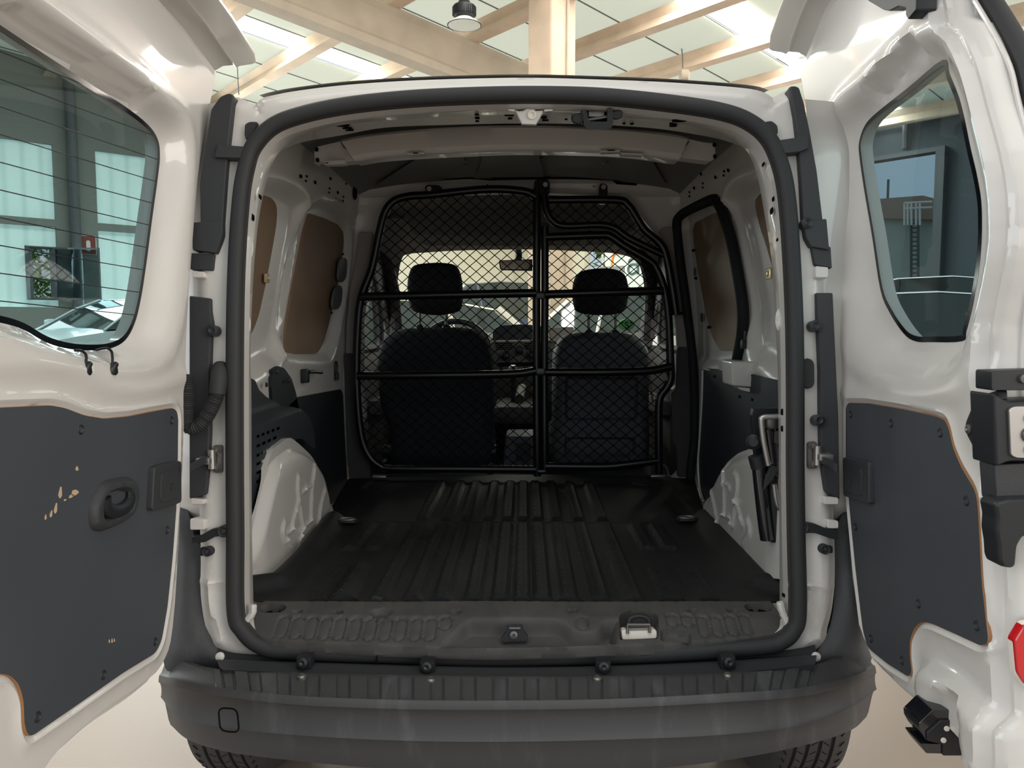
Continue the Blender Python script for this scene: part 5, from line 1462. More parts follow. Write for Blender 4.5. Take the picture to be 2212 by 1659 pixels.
# ---------------- partition cage
CG = Plane((0, 3.02, 0), (1, 0, 0), (0, 0, 1), (0, -1, 0))
def ctube(pts, r=.0160, name='frame_tube', n=6, closed=False, h=0.0, par=None, rnd=None):
    mb = MB()
    for q in (pts if isinstance(pts[0], list) else [pts]):
        c2 = cr(trace(CG, q, h), n, closed)
        mb.add(*g_sweep([CG.at(u, v, h) for u, v in c2], circ(r, 12), closed=closed))
    return mb.build(name, M['cage'], par, smooth=60)
cl_ = meta(empty('partition_grille', CG.at(*CG.px(965, 1020)), VAN))
LF = [(1159, 1012), (1157, 800), (1158, 500), (1159, 425), (1130, 413), (1050, 409), (930, 421), (885, 424), (852, 434), (832, 458), (820, 500), (803, 580), (781, 640), (773, 700), (770, 800), (773, 880), (781, 945), (797, 985), (822, 1007), (850, 1012), (1000, 1013)]
ctube([(1160, 408), (1159, 600), (1159, 800), (1161, 1028)], par=cl_, name='centre_post')
ctube([(1177, 490), (1177, 640), (1176, 800), (1177, 1022)], par=cl_, name='centre_post', r=.0150)
ctube(LF[3:] + [(1158, 1014)], par=cl_, name='left_frame')
ctube([(778, 641), (960, 637), (1158, 633)], r=.0165, h=.012, par=cl_, name='cross_bar')
ctube([(772, 812), (900, 811), (1100, 808), (1158, 801)], r=.0165, h=.012, par=cl_, name='cross_bar')
ctube([(1178, 636), (1300, 632), (1432, 628)], r=.0165, h=.012, par=cl_, name='cross_bar')
ctube([(1178, 804), (1300, 804), (1400, 801), (1450, 792)], r=.0165, h=.012, par=cl_, name='cross_bar')
ctube([(1186, 432), (1328, 432), (1356, 443), (1373, 467), (1393, 497), (1425, 525), (1439, 554), (1452, 620), (1461, 680)], par=cl_, name='upper_right_tube')
ctube([(1174, 400), (1180, 452), (1195, 478), (1221, 488), (1295, 486), (1328, 493), (1360, 515), (1432, 550)], par=cl_, name='upper_right_tube', r=.0145)
RFc = [(1179, 512), (1295, 508), (1319, 511), (1350, 532), (1404, 564), (1419, 582), (1432, 614), (1440, 650), (1445, 700), (1448, 780), (1449, 817), (1440, 838), (1425, 862), (1423, 917), (1424, 1024)]
ctube(RFc, par=cl_, name='right_frame')
ctube([(1178, 1007), (1300, 1008), (1350, 1004), (1423, 995)], par=cl_, name='right_frame')
ctube([(1457, 678), (1470, 677), (1486, 676)], r=.006, par=cl_, name='side_stay')
for x, y, w_, h_ in ((1167, 638, 15, 17), (1167, 803, 15, 17), (1170, 1018, 13, 10)):
    mb = MB(); k = 3.02 / F; mb.add(*g_box(CG.at(*CG.px(x, y), .004), (w_ * 1.6 * k, .03, h_ * k), bev=.008)); mb.build('tube_joint', M['cage'], cl_)
# hanging brackets
def hang(pts, bolt):
    V, Fc = g_prism(CG, fillet(trace(CG, pts), .012, 4), -.03, .012, .003); o = mesh('hanging_bracket', V, Fc, M['cage'], cl_)
    mb = MB(); mb.add(*g_lathe(CG.at(*CG.px(*bolt), .012), (0, -1, 0), [(0, .010), (.004, .009), (.004, .005), (.002, .004)], 18)); mb.build('bracket_bolt', M['metal'], cl_)
hang([(1154, 392), (1160, 388), (1182, 388), (1188, 396), (1187, 422), (1152, 422)], (1178, 400))
hang([(1296, 398), (1302, 397), (1312, 400), (1312, 440), (1294, 440), (1294, 404)], (1303, 405))
hang([(918, 404), (924, 400), (950, 401), (956, 408), (960, 420), (940, 424), (922, 420)], (928, 409))
# latch hook and clip
ctube([(1170, 486), (1182, 487), (1178, 495), (1176, 520)], r=.006, par=cl_, name='hinge_pin')
ctube([[(1264, 518), (1266, 504), (1274, 500), (1282, 504), (1284, 518)]], r=.003, par=cl_, name='wire_loop')
# chain-link mesh: one crossing pattern per panel
def chain(poly_px, name, ox=0.0, dx=26.6, dy=23.0, h=0.0, lab=None):
    P = trace(CG, poly_px, h); k = 3.02 / F; a = dx * k; b = dy * k
    lo = P.min(0); hi = P.max(0); mb = MB(); r = .0017
    for s_ in (1, -1):
        n0 = -int((hi[1] - lo[1]) / b) - 3; n1 = int((hi[0] - lo[0]) / a) + int((hi[1] - lo[1]) / b) + 3
        for i in range(n0, n1):
            u0 = lo[0] + ox * k + i * a if s_ == 1 else lo[0] + ox * k + i * a
            # line u = u0 + s*(v-lo)*a/b, sampled and clipped to the panel
            N = int((hi[1] - lo[1]) / b * 8)
            vv = np.linspace(lo[1], hi[1], N * 3 + 1); uu = u0 + s_ * (vv - lo[1]) * a / b
            ins = inside(P, uu, vv)
            j = 0
            while j < len(vv):
                if ins[j]:
                    m_ = j
                    while m_ + 1 < len(vv) and ins[m_ + 1]: m_ += 1
                    if m_ - j > 2:
                        idx = list(range(j, m_ + 1, 3)); idx = idx if idx[-1] == m_ else idx + [m_]
                        pts = [CG.at(uu[q], vv[q], h + .0022 * s_ * math.cos((vv[q] - lo[1]) / b * 2 * math.pi)) for q in idx]
                        mb.add(*g_sweep(pts, circ(r, 4), up=(0, 1, 0), caps=False))
                    j = m_ + 1
                else:
                    j += 1
    return mb.build(name, M['cage'], cl_, smooth=60)
lf = [(1158, 1010), (1157, 424), (1050, 412), (930, 424), (858, 436), (837, 458), (822, 505), (806, 582), (784, 642), (776, 700), (773, 800), (776, 880), (784, 944), (800, 982), (826, 1004), (850, 1010)]
chain(lf, 'wire_mesh', ox=5)
chain([(1180, 514), (1295, 510), (1318, 513), (1349, 535), (1402, 566), (1417, 584), (1430, 614), (1444, 700), (1446, 815), (1438, 838), (1422, 862), (1421, 996), (1350, 1004), (1180, 1007)], 'wire_mesh', ox=12, dx=27, dy=23)
chain([(1188, 436), (1328, 436), (1353, 446), (1370, 470), (1390, 500), (1422, 528), (1430, 545), (1360, 511), (1328, 489), (1295, 483), (1225, 484), (1200, 474), (1188, 455)], 'wire_mesh', ox=4, dx=26, dy=22, h=-.02)

# ---------------- jack and tools on the right arch (held by a strap)
JK = Plane((0, 1.765, 0), (1, 0, 0), (0, 0, 1), (0, -1, 0))
jk = meta(empty('car_jack', JK.at(*JK.px(1660, 1165))), 'black scissor jack with wheel wrench strapped upright on the right wheel arch', 'jack')
def jp(pts, m, name, h0, h1, r=.004, b=.002, lab=None):
    V, Fc = g_prism(JK, fillet(trace(JK, pts), r), h0, h1, b); return mesh(name, V, Fc, m, jk, label=lab, smooth=40)
jp([(1634, 884), (1700, 884), (1700, 1170), (1662, 1130), (1640, 1010), (1630, 900)], M['plastic_b'], 'backing_tray', -.04, -.02)
def jt(pts, r, m, name, h=0.0, n=6):
    mb = MB(); mb.add(*g_tube([JK.at(*JK.px(x, y), h) for x, y in cr(pts, n)], r, 12)); return mb.build(name, m, jk)
M['gloss'] = mat('gloss_black_metal', (.008, .009, .012), .12, spec=.8, coat=.5)
jt([(1637, 985), (1643, 1050), (1652, 1130), (1657, 1165)], .016, M['gloss'], 'jack_body')
jt([(1633, 984), (1640, 1010)], .019, M['plastic_b'], 'body_cap')
jt([(1658, 925), (1664, 970), (1672, 1020)], .018, M['gloss'], 'upper_arm')
jt([(1672, 1030), (1678, 1100), (1684, 1170)], .020, M['plastic_b'], 'lower_arm', -.01)
jt([(1700, 895), (1660, 897), (1641, 898), (1636, 906), (1641, 950), (1651, 1000)], .0065, M['metal'], 'wrench_rod', .03)
jt([(1663, 1040), (1668, 1075), (1674, 1090), (1690, 1102)], .006, M['metal'], 'wrench_rod', .03)
mb = MB(); mb.add(*g_lathe(JK.at(*JK.px(1661, 912), .01), (0, 0, 1), [(-.012, .016), (-.004, .02), (.012, .02), (.014, .012)], 20)); mb.build('screw_nut', M['dmetal'], jk)
mb = MB(); mb.add(*g_prism(JK, slot(*JK.px(1672, 942), .006, .015), .018, .022)); mb.build('slot_plate', M['dmetal'], jk)
jp([(1658, 1000), (1674, 1006), (1662, 1030), (1642, 1054), (1646, 1030)], M['plastic'], 'strap', .018, .028, lab='black fabric strap')
mb = MB(); mb.add(*g_lathe(JK.at(*JK.px(1628, 955), 0), (-.3, -1, .1), [(-.01, .018), (.006, .018), (.012, .010)], 16)); mb.build('wing_nut', M['plastic_b'], jk)

# ---------------- rear bumper
stn = [((372, 1400), (343, 1470), (348, 1505), (372, 1562), 1.62), ((405, 1430), (380, 1478), (385, 1544), (412, 1594), 1.47), ((468, 1447), (475, 1497), (475, 1570), (499, 1620), 1.39), ((650, 1456), (650, 1516), (658, 1588), (660, 1640), 1.35),
       ((880, 1461), (880, 1525), (880, 1599), (880, 1659), 1.335), ((1110, 1464), (1110, 1526), (1110, 1601), (1110, 1668), 1.33), ((1330, 1463), (1330, 1522), (1338, 1596), (1330, 1662), 1.335), ((1560, 1456), (1560, 1510), (1560, 1586), (1560, 1638), 1.35),
       ((1750, 1440), (1735, 1497), (1735, 1564), (1730, 1606), 1.39), ((1812, 1420), (1842, 1472), (1845, 1522), (1832, 1574), 1.47), ((1852, 1390), (1892, 1450), (1893, 1488), (1868, 1545), 1.62)]
C = [[], [], [], []]
for s0, s1, s2, s3_, Y in stn:
    C[0].append(pY(*s0, Y + (.09 if 1.36 < 2 else 0) * (1 if Y < 1.5 else .5))); C[1].append(pY(*s1, Y)); C[2].append(pY(*s2, Y - .006)); C[3].append(pY(*s3_, Y + .02))
Cc = [cr(c, 60) for c in C]
rows = []
nS = len(Cc[0])
for i in range(nS):
    c0, c1, c2, c3 = [Vector(c[i]) for c in Cc]
    x = c0.x
    row = []
    rib = 0.0
    t = (x - XC + 5) / .0605
    ph = t - math.floor(t)
    rib = -.002 if ph < .06 or abs(ph - .46) < .03 else (.0 if ph < .46 else .0025)
    if abs(x - XC) > .60: rib = 0
    inn = c0 + Vector((0, .03, -.03))
    row.append(inn); row.append(c0 + Vector((0, .012, -.003))); row.append(c0)
    for k in (.12, .25, .4, .55, .7, .82): row.append(c0.lerp(c1, k) + Vector((0, 0, .004 + rib)))
    for k in (0, .33, .66, 1):     # rounded nose
        a = c0.lerp(c1, .93) + Vector((0, 0, .004)); b = c1.lerp(c2, .08); q = (a * (1 - k) ** 2 + c1 * 2 * k * (1 - k) + b * k * k); row.append(q + Vector((0, -.002, .004 * (1 - k))))
    for k in (.2, .4, .6, .8, .93): row.append(c1.lerp(c2, k) + Vector((0, .006 * math.sin(math.pi * k) , 0)))
    row.append(c2 + Vector((0, -.002, 0))); row.append(c2.lerp(c3, .05) + Vector((0, .007, 0))); row.append(c2.lerp(c3, .12) + Vector((0, .006, 0)))
    for k in (.3, .55, .8): row.append(c2.lerp(c3, k) + Vector((0, .006 - .022 * (k - .2), 0)))
    row.append(c3 + Vector((0, -.008, 0))); row.append(c3 + Vector((0, .02, -.012))); row.append(c3 + Vector((0, .06, -.03))); row.append(c3 + Vector((0, .12, -.03)))
    rows.append(row)
bum = meta(empty('rear_bumper', (XC, 1.4, .45), VAN))
m = mat('scuffed_bumper_plastic', (0.046, 0.047, 0.050), 0.5, spec=.45, bump=.25, scale=600); M['bumper'] = m
n = m.node_tree; b = n.nodes['Principled BSDF']; t = n.nodes.new('ShaderNodeTexCoord')
mp = n.nodes.new('ShaderNodeMapping'); mp.inputs['Scale'].default_value = (9, 2, 2.2); nz = n.nodes.new('ShaderNodeTexNoise'); nz.inputs['Scale'].default_value = 2.2; nz.inputs['Detail'].default_value = 8; nz.inputs['Roughness'].default_value = .62
rp = n.nodes.new('ShaderNodeValToRGB'); rp.color_ramp.elements[0].position = .55; rp.color_ramp.elements[0].color = (.046, .047, .050, 1); rp.color_ramp.elements[1].position = .78; rp.color_ramp.elements[1].color = (.085, .088, .094, 1)
n.links.new(t.outputs['Object'], mp.inputs[0]); n.links.new(mp.outputs[0], nz.inputs['Vector']); n.links.new(nz.outputs[0], rp.inputs[0]); n.links.new(rp.outputs[0], b.inputs['Base Color'])
mb = MB(); mb.add(*g_loft(rows)); mb.build('bumper_skin', M['bumper'], bum, smooth=35)
BP = Plane((0, 1.372, 0), (1, 0, 0), (0, 0, 1), (0, -1, 0))
# tow-eye cover outline
tw = fillet(trace(BP, [(478, 1521), (518, 1523), (523, 1574), (482, 1570)]), .012, 4)
BPt = Plane(pY(500, 1545, 1.372), (1, .0, 0), (0, 0, 1), (0, -1, 0))
mb = MB(); mb.add(*g_sweep([Vector((BP.at(u, v).x, 1.378 - .02 + .0 * u, v)) for u, v in tw], circ(.0016, 6), closed=True)); mb.build('tow_eye_cover', M['hole'], bum)
for x, y in ((652, 1464), (931, 1471), (1290, 1468), (1572, 1461)):
    p = pY(x, y, 1.42 - .09 * (y - 1463 + 2) / 63) + Vector((0, 0, .003)); mb = MB(); mb.add(*g_lathe(p, (0, 0, 1), [(-.01, .009), (.0, .009), (.003, .006), (.001, .0)], 16)); mb.build('bumper_rivet', M['dmetal'], bum)
# dark gutter strip between bumper and opening, with bolts
gt = MB()
g0 = cr([pY(x, y, 1.50) for x, y in ((468, 1425), (640, 1436), (880, 1443), (1110, 1446), (1340, 1444), (1580, 1436), (1764, 1416))], 8)
g1 = cr([pY(x, y, 1.455) for x, y in ((480, 1446), (640, 1454), (880, 1459), (1110, 1462), (1340, 1461), (1580, 1453), (1760, 1434))], 8)
g00 = cr([pY(x, y + 5, 1.558) for x, y in ((468, 1418), (640, 1422), (880, 1429), (1110, 1433), (1340, 1429), (1580, 1418), (1764, 1408))], 8)
gt.add(*g_loft([list(map(Vector, g00)), list(map(Vector, g0)), [Vector(a).lerp(Vector(b_), .5) + Vector((0, 0, -.006)) for a, b_ in zip(g0, g1)], list(map(Vector, g1)), [Vector(p) + Vector((0, .02, -.06)) for p in g1]]))
gt.build('bumper_gutter', M['plastic'], bum)
mb = MB(); mb.add(*g_loft([[Vector(p) for p in g00], [Vector(p) + Vector((0, .02, .03)) for p in g00]])); mb.build('gutter_shade_wall', M['plastic_b'], bum)  # black sheet added as the shade behind the gutter
for x, y in ((657, 1428), (923, 1437), (1303, 1437), (1572, 1427)):
    p = pY(x, y, 1.49); mb = MB(); mb.add(*g_box(p + Vector((0, .01, -.006)), (.03, .03, .03), bev=.004)); mb.add(*g_lathe(p + Vector((0, -.008, 0)), (0, -1, .3), [(0, .011), (.006, .010), (.008, .005), (.005, .0)], 18)); mb.build('gutter_bolt', M['plastic_b'], bum)
for x, s_ in ((476, 1), (1762, -1)):
    p = pY(x, 1418, 1.52); mb = MB(); mb.add(*g_lathe(p, (0, -1, .2), [(0, .009), (.004, .009), (.006, .004)], 16)); mb.build('grommet', M['paint'], bum)
# bumper side arms running up beside the pillars
for pts, nm in (([(372, 1080), (400, 1090), (420, 1160), (435, 1190), (437, 1290), (445, 1345), (470, 1392), (484, 1420), (470, 1450), (400, 1436), (362, 1450), (352, 1400), (368, 1280)], 0), ([(1862, 1080), (1830, 1090), (1800, 1160), (1794, 1195), (1801, 1230), (1802, 1290), (1794, 1350), (1773, 1396), (1758, 1424), (1765, 1450), (1830, 1436), (1872, 1445), (1884, 1400), (1870, 1290)], 1)):
    AP = Plane((0, 1.585, .58), (1, 0, 0), (0, .25, 1), (0, -1, .25))
    poly = cr(trace(AP, pts), 3, True)
    V, Fc = g_plate(AP, poly, res=.015, hf=lambda U, V: .012 * ss(sdist(poly, U, V), 0, .03) , thick=-.10); mesh('bumper_arm', V, Fc, M['bumper'], bum, smooth=50)
# wheels under the bumper
for s_ in (-1, 1):
    c = Vector((XC + s_ * .742, 2.14, .272)); t = meta(empty('rear_wheel', c, VAN))
    prof = [(-.08, .20), (-.10, .235), (-.105, .27), (-.092, .295), (-.075, .3055), (-.052, .309)]
    for g_ in (-.045, -.015, .015, .045):
        prof += [(g_ - .005, .3095), (g_ - .004, .302), (g_ + .004, .302), (g_ + .005, .3095)]
    prof += [(.052, .309), (.075, .3055), (.092, .295), (.105, .27), (.10, .235), (.08, .20)]
    mb = MB(); mb.add(*g_lathe(c, (1, 0, 0), prof, 72)); mb.build('tyre', mat('tyre_rubber', (.045, .043, .042), .8, bump=.5, scale=200), t, smooth=30)
    mb = MB()
    for k in range(60):
        a = 2 * math.pi * k / 60
        for g_, tw_ in ((-.068, .5), (-.030, .9), (0, -.9), (.030, .9), (.068, -.5)):
            Rk = Matrix.Rotation(a, 3, 'X') @ Matrix.Rotation(tw_, 3, 'Z')
            d = Matrix.Rotation(a, 3, 'X') @ Vector((0, 0, 1))
            mb.add(*g_box(c + Vector((g_, 0, 0)) + d * .3090, (.0018, .018, .0016), Rk))
    o = mb.build('tread_sipe', M['hole'], t, smooth=0); o['kind'] = 'stuff'
    mb = MB(); mb.add(*g_lathe(c, (1, 0, 0), [(-.07, .19), (-.06, .2), (.06, .2), (.07, .19)], 40)); mb.build('rim', M['dmetal'], t)
# ---------------- left rear door (broad one)
HY = 1.60
DL = Plane((-.70, HY, 0), (0, -1, 0), (0, 0, 1), (1, 0, 0))
DR = Plane((.68, HY, 0), (0, -1, 0), (0, 0, 1), (-1, 0, 0))
GL = [(-150, -60), (-80, -5), (0, 54), (100, 120), (185, 175), (270, 230), (318, 268), (340, 300), (345, 335), (341, 380), (328, 475), (315, 575), (303, 650), (290, 700), (270, 735), (240, 752), (200, 757), (150, 754), (100, 740), (50, 712), (0, 697), (-60, 690), (-150, 690)]
CL = [(-170, -150), (-60, -60), (60, -10), (150, 52), (255, 128), (340, 198), (394, 245), (412, 290), (414, 350), (407, 480), (396, 610), (385, 700), (362, 762), (322, 788), (270, 792), (210, 782), (150, 772), (90, 758), (30, 735), (-40, 722), (-170, 722)]
BL = [(-150, 884), (0, 880), (106, 875), (138, 881), (180, 897), (223, 904), (276, 899), (330, 888), (371, 881), (380, 887), (383, 905), (382, 992), (379, 1098), (371, 1204), (360, 1310), (347, 1385), (334, 1411), (265, 1453), (159, 1527), (70, 1588), (60, 1590), (55, 1582), (50, 1564), (48, 1510), (38, 1478), (20, 1460), (0, 1456), (-60, 1460), (-150, 1475)]
outL = list(map(tuple, trace(DL, [(480, 140), (468, 225), (452, 310), (439, 400), (428, 520), (420, 640), (415, 760), (412, 880), (408, 1000), (403, 1100), (398, 1200), (392, 1300), (382, 1390), (366, 1440), (340, 1484), (290, 1524), (230, 1566), (170, 1620), (120, 1672)])))
outL += [(.64, .50), (.685, .53), (.70, .60), (.70, 1.0), (.69, 1.4), (.665, 1.75), (.64, 1.86), (.50, 1.878), (.25, 1.868), (.0, 1.845), (-.12, 1.815)]
def door(Pl, out, G, Cc, Bd, belt, groove, extra, name, label, seed=1):
    d = meta(empty(name, Pl.at(0, .5), VAN), label)
    out = np.array(out); out = dense(cr(out, 2, True), .02)
    g = cr(trace(Pl, G), 4, True)
    # the glass sits back from the inner skin: trace its outline at that depth
    gz_ = .045
    g = cr(trace(Pl, G, -gz_), 4, True)
    c = cr(trace(Pl, Cc), 4, True); bd = fillet(trace(Pl, Bd), .012, 3)
    bl = cr(trace(Pl, belt), 5); gr = trace(Pl, groove)
    sg = 1 if 0.5 * np.sum(out[:, 0] * np.roll(out[:, 1], -1) - np.roll(out[:, 0], -1) * out[:, 1]) > 0 else -1
    def hf(U, V):
        de = sdist(out, U, V)
        h = -.020 * (1 - ss(de, .018, .030)) - .012 * (1 - ss(de, 0, .010))
        dc = sdist(c, U, V); dg = -sdist(g, U, V)
        t = np.clip(dg / (dg + np.clip(dc, 0, 9) + 1e-6), 0, 1)
        h += np.where(dc > 0, -gz_ * (1 - t * t * (3 - 2 * t)), 0)
        h += .003 * np.exp(-((dc + .012) / .012) ** 2)
        h -= .022 * (1 - ss(dist(gr, U, V, False), .006, .024))
        db = sdist(bd, U, V)
        h += .004 * np.exp(-((db + .010) / .005) ** 2) - .004 * (db > -.0005)
        dbl = dist(bl, U, V, False)
        h += .006 * np.exp(-(dbl / .016) ** 2)
        return h + extra(U, V)
    V, Fc = g_plate(Pl, out, holes=[g], loops=[c, bd, offs(bd, .006), offs(bd, .010), offs(bd, .014), offs(bd, -.006), offs(bd, -.010), offs(bd, -.014)] + [offs(out, a) for a in (sg * .005, sg * .010, sg * .018, sg * .024, sg * .030)], res=.0125, hf=hf, thick=-.075)
    mesh('inner_shell', V, Fc, M['paint'], d, smooth=45)
    gi = g
    V, Fc = g_plate(Pl, offs(gi, 0) * 1.0, res=.6, hf=lambda U, V: 0 * U - gz_ - .002, grid=False); mesh('window_glass', V, Fc, M['glass_dk'] if name == 'left_rear_door' else M['glass_dk2'], d, label='tinted window glass', smooth=0)
    a2 = 0.5 * np.sum(gi[:, 0] * np.roll(gi[:, 1], -1) - np.roll(gi[:, 0], -1) * gi[:, 1])
    inner = offs(gi, .010 if a2 > 0 else -.010)
    V, Fc = g_plate(Pl, gi, holes=[inner], res=.03, grid=False, hf=lambda U, V: 0 * U - gz_ + .0005); mesh('glass_border', V, Fc, M['frit'], d, smooth=0)
    # board: dark face on a raw wood core
    V, Fc = g_prism(Pl, bd, -.006, .0015); mesh('board_core', V, Fc, M['ply_edge'], d, label='raw wood edge of the trim board', smooth=0)
    V, Fc = g_prism(Pl, offs(bd, .0005 if 0.5 * np.sum(bd[:, 0] * np.roll(bd[:, 1], -1) - np.roll(bd[:, 0], -1) * bd[:, 1]) > 0 else -.0005), .0008, .0022); mesh('trim_board', V, Fc, M['board'], d, label='dark grey trim board', smooth=0)
    return d, out
def dspot(Pl, d, x, y, r=.0075, name='board_plug'):
    c = Pl.at(*Pl.px(x, y), .002); mb = MB(); mb.add(*g_lathe(c, Pl.n, [(0, r * 1.15), (.0012, r), (.0016, r * .8), (.0002, r * .65), (.0002, 0)], 18)); mb.build(name, M['plastic_b'], d)
def exL(U, V):
    return 0 * U
dl, outl = door(DL, outL, GL, CL, BL, [(-150, 800), (0, 788), (90, 790), (150, 800), (205, 828), (270, 845), (330, 840), (400, 815)], [(70, 40), (200, 128), (332, 222)], exL, 'left_rear_door', 'wide left rear door with a tinted heated window and a dark trim board')
for x, y in ((172, 928), (368, 908), (359, 1145), (333, 1386), (221, 1458), (78, 1549)): dspot(DL, dl, x, y)
# heating wires, drawn across the glass
gpoly = cr(trace(DL, GL, -.045), 4, True)
for y0, y1 in ((62, 372), (110, 362), (-5, 333), (178, 412), (255, 455), (330, 496), (405, 538), (482, 577), (555, 612), (628, 650), (688, 685), (20, 345 - 300 + 310)):
    pass
k = 0
for k in range(13):
    ya = -70 + k * 60; 
    ys = ya; xs = 0
    sl_ = .50 - .033 * k
    p0 = DL.px(-150, ya - 150 * sl_, -.045); p1 = DL.px(345, ya + 345 * sl_, -.045)
    us = np.linspace(p0[0], p1[0], 80); vs = np.linspace(p0[1], p1[1], 80)
    ok = inside(gpoly, us, vs); idx = np.where(ok)[0]
    if len(idx) > 3:
        mb = MB(); mb.add(*g_sweep([DL.at(us[i], vs[i], -.0455) for i in (idx[0], idx[-1])], circ(.0009, 5), up=(1, 0, 0))); mb.build('heating_wire', M['plastic_b'], dl)
# pull handle
HP_ = trace(DL, [(208, 1052), (224, 1038), (262, 1030), (280, 1034), (288, 1050), (288, 1080), (283, 1100), (270, 1122), (240, 1138), (212, 1148), (194, 1142), (188, 1122), (190, 1090)])
hpo = cr(HP_, 5, True)
hin = cr(trace(DL, [(220, 1062), (246, 1052), (266, 1054), (274, 1066), (273, 1092), (262, 1108), (236, 1122), (212, 1128), (205, 1112), (207, 1082)]), 4, True)
def hh(U, V):
    d1 = sdist(hpo, U, V); d2 = sdist(hin, U, V)
    return .003 + .012 * ss(d1, 0, .008) - .018 * ss(d2, 0, .010)
hd = plate('pull_handle', DL, hpo, M['plastic'], dl, loops=[hin], res=.006, hf=hh, thick=-.002, smooth=50)
mb = MB(); pth = [DL.at(*DL.px(x, y), .008 - .004 * 0) for x, y in cr([(218, 1076), (222, 1098), (240, 1106), (262, 1096), (274, 1078), (275, 1060)], 6)]
mb.add(*g_sweep(pth, circ(.013, 12, .007), up=(1, 0, 0))); mb.build('pull_grip', M['plastic_b'], dl)
def cover(Pl, d, pts, cx, cy):
    poly = fillet(trace(Pl, pts, .014), .008, 4)
    inn = fillet(trace(Pl, [(cx + (x - cx) * .62, cy + (y - cy) * .66) for x, y in pts], .014), .01, 4)
    V, Fc = g_prism(Pl, poly, .002, .014, .003); V2, F2 = g_prism(Pl, inn, .013, .0155, .001); n0 = len(V); V = list(V) + list(V2); Fc = list(Fc) + [tuple(i + n0 for i in f) for f in F2]
    mesh('hinge_cover', V, Fc, M['plastic'], d, smooth=40)
    c = Pl.at(*Pl.px(cx, cy, .014), .014); mb = MB(); mb.add(*g_lathe(c, Pl.n, [(-.003, .009), (.001, .009), (.002, .006), (-.002, .004), (-.002, 0)], 18)); mb.build('cover_plug', M['plastic_b'], d)
cover(DL, dl, [(334, 1010), (350, 1003), (392, 995), (393, 1085), (376, 1092), (329, 1103)], 370, 1052)
# two heated-glass cables
for x0, y0, pts in ((185, 795, [(162, 757), (176, 758), (186, 768), (185, 793)]), (242, 795, [(208, 756), (228, 752), (240, 758), (243, 775), (242, 793)])):
    c = DL.at(*DL.px(x0, y0), .0); mb = MB(); mb.add(*g_lathe(c, (.7, 0, .7), [(-.004, .013), (0, .012), (.006, .006), (.012, .004)], 16)); mb.add(*g_tube([DL.at(*DL.px(x, y, .004), .004) for x, y in cr(pts, 5)], .0022, 8)); mb.build('glass_cable', M['plastic_b'], dl)
# chips in the board
for cx, cy, rx, ry, a in ((163, 1012, 3, 5, 0), (127, 1064, 3.5, 13, .1), (158, 1064, 8, 6, -.5), (150, 1072, 6, 3, -.6), (137, 1080, 3, 2, -.6), (117, 1098, 3, 12, .15), (107, 1110, 2.5, 8, .2), (95, 1117, 2, 6, .1), (233, 1385, 1.5, 4, 0), (239, 1384, 1.5, 5, 0), (244, 1383, 1.2, 4, 0)):
    mb = MB(); q = [(cx + rx * (1 + .3 * math.sin(3 * t)) * math.cos(t) * math.cos(a) - ry * math.sin(t) * math.sin(a), cy + rx * math.cos(t) * math.sin(a) + ry * math.sin(t) * math.cos(a)) for t in [2 * math.pi * k / 12 for k in range(12)]]
    mb.add(*g_prism(DL, trace(DL, q), .0018, .0026)); mb.build('chipped_spot', mat('bare_wood', (.50, .37, .24), .8), dl, smooth=0)
# top flap wrapping on to the roof
def flap(Pl, d, u0, x_edge, base_u, base_v):
    rows = []
    N = 26
    for k in range(N):
        u = u0 + (.80 if Pl is DL else .78) * k / (N - 1)
        zb = np.interp(u, base_u, base_v)
        e = x_edge if k else x_edge - .008
        p = [Pl.at(u, zb - .03, -.004), Pl.at(u, zb - .008, .004), Pl.at(u, zb + .002, .022), Pl.at(u, zb + .004, .045), Pl.at(u, zb - .002, .052), Pl.at(u, zb + .002, .060), Pl.at(u, zb + .006, e - .008), Pl.at(u, zb + .010, e), Pl.at(u, zb + .016, e), Pl.at(u, zb + .024, e - .02), Pl.at(u, zb + .02, .0), Pl.at(u, zb + .0, -.06), Pl.at(u, zb - .05, -.09)]
        rows.append(p)
    mb = MB(); mb.add(*g_loft(rows, True, True)); mb.build('roof_flap', M['paint'], d, smooth=40)
flap(DL, dl, -.165, .105, [-.165, 0, .25, .5, .7], [1.79, 1.825, 1.85, 1.865, 1.86])
mb = MB(); mb.add(*g_sweep([Vector(p) for p in [DL.at(u, v, -.070) for u, v in outl]], circ(.006, 8), closed=True, up=(1, 0, 0))); mb.build('outer_skin_hem', M['paint'], dl)

# ---------------- right rear door (narrow one)
GR = [(2037, 129), (2052, 160), (2072, 210), (2085, 262), (2097, 320), (2112, 385), (2121, 450), (2119, 550), (2104, 650), (2088, 715), (2079, 737), (2012, 739), (1977, 737), (1952, 720), (1922, 675), (1902, 625), (1884, 510), (1867, 410), (1857, 340), (1856, 308), (1868, 272), (1892, 245), (1960, 191)]
CR = [(2032, 66), (1990, 74), (1940, 112), (1850, 190), (1802, 235), (1786, 290), (1791, 420), (1803, 560), (1813, 680), (1832, 762), (1872, 802), (1940, 826), (2010, 832), (2062, 806), (2100, 730), (2127, 640), (2149, 530), (2150, 460), (2140, 370), (2105, 230), (2072, 130)]
BR = [(1829, 880), (1834, 870), (1877, 871), (1950, 883), (2025, 899), (2044, 907), (2052, 926), (2060, 965), (2078, 1008), (2110, 1061), (2115, 1098), (2123, 1257), (2137, 1379), (2134, 1392), (2121, 1395), (2062, 1368), (2015, 1347), (1994, 1343), (1978, 1355), (1968, 1379), (1967, 1416), (1972, 1453), (1964, 1462), (1919, 1434), (1877, 1400), (1866, 1363), (1850, 1230), (1837, 1098), (1829, 992)]
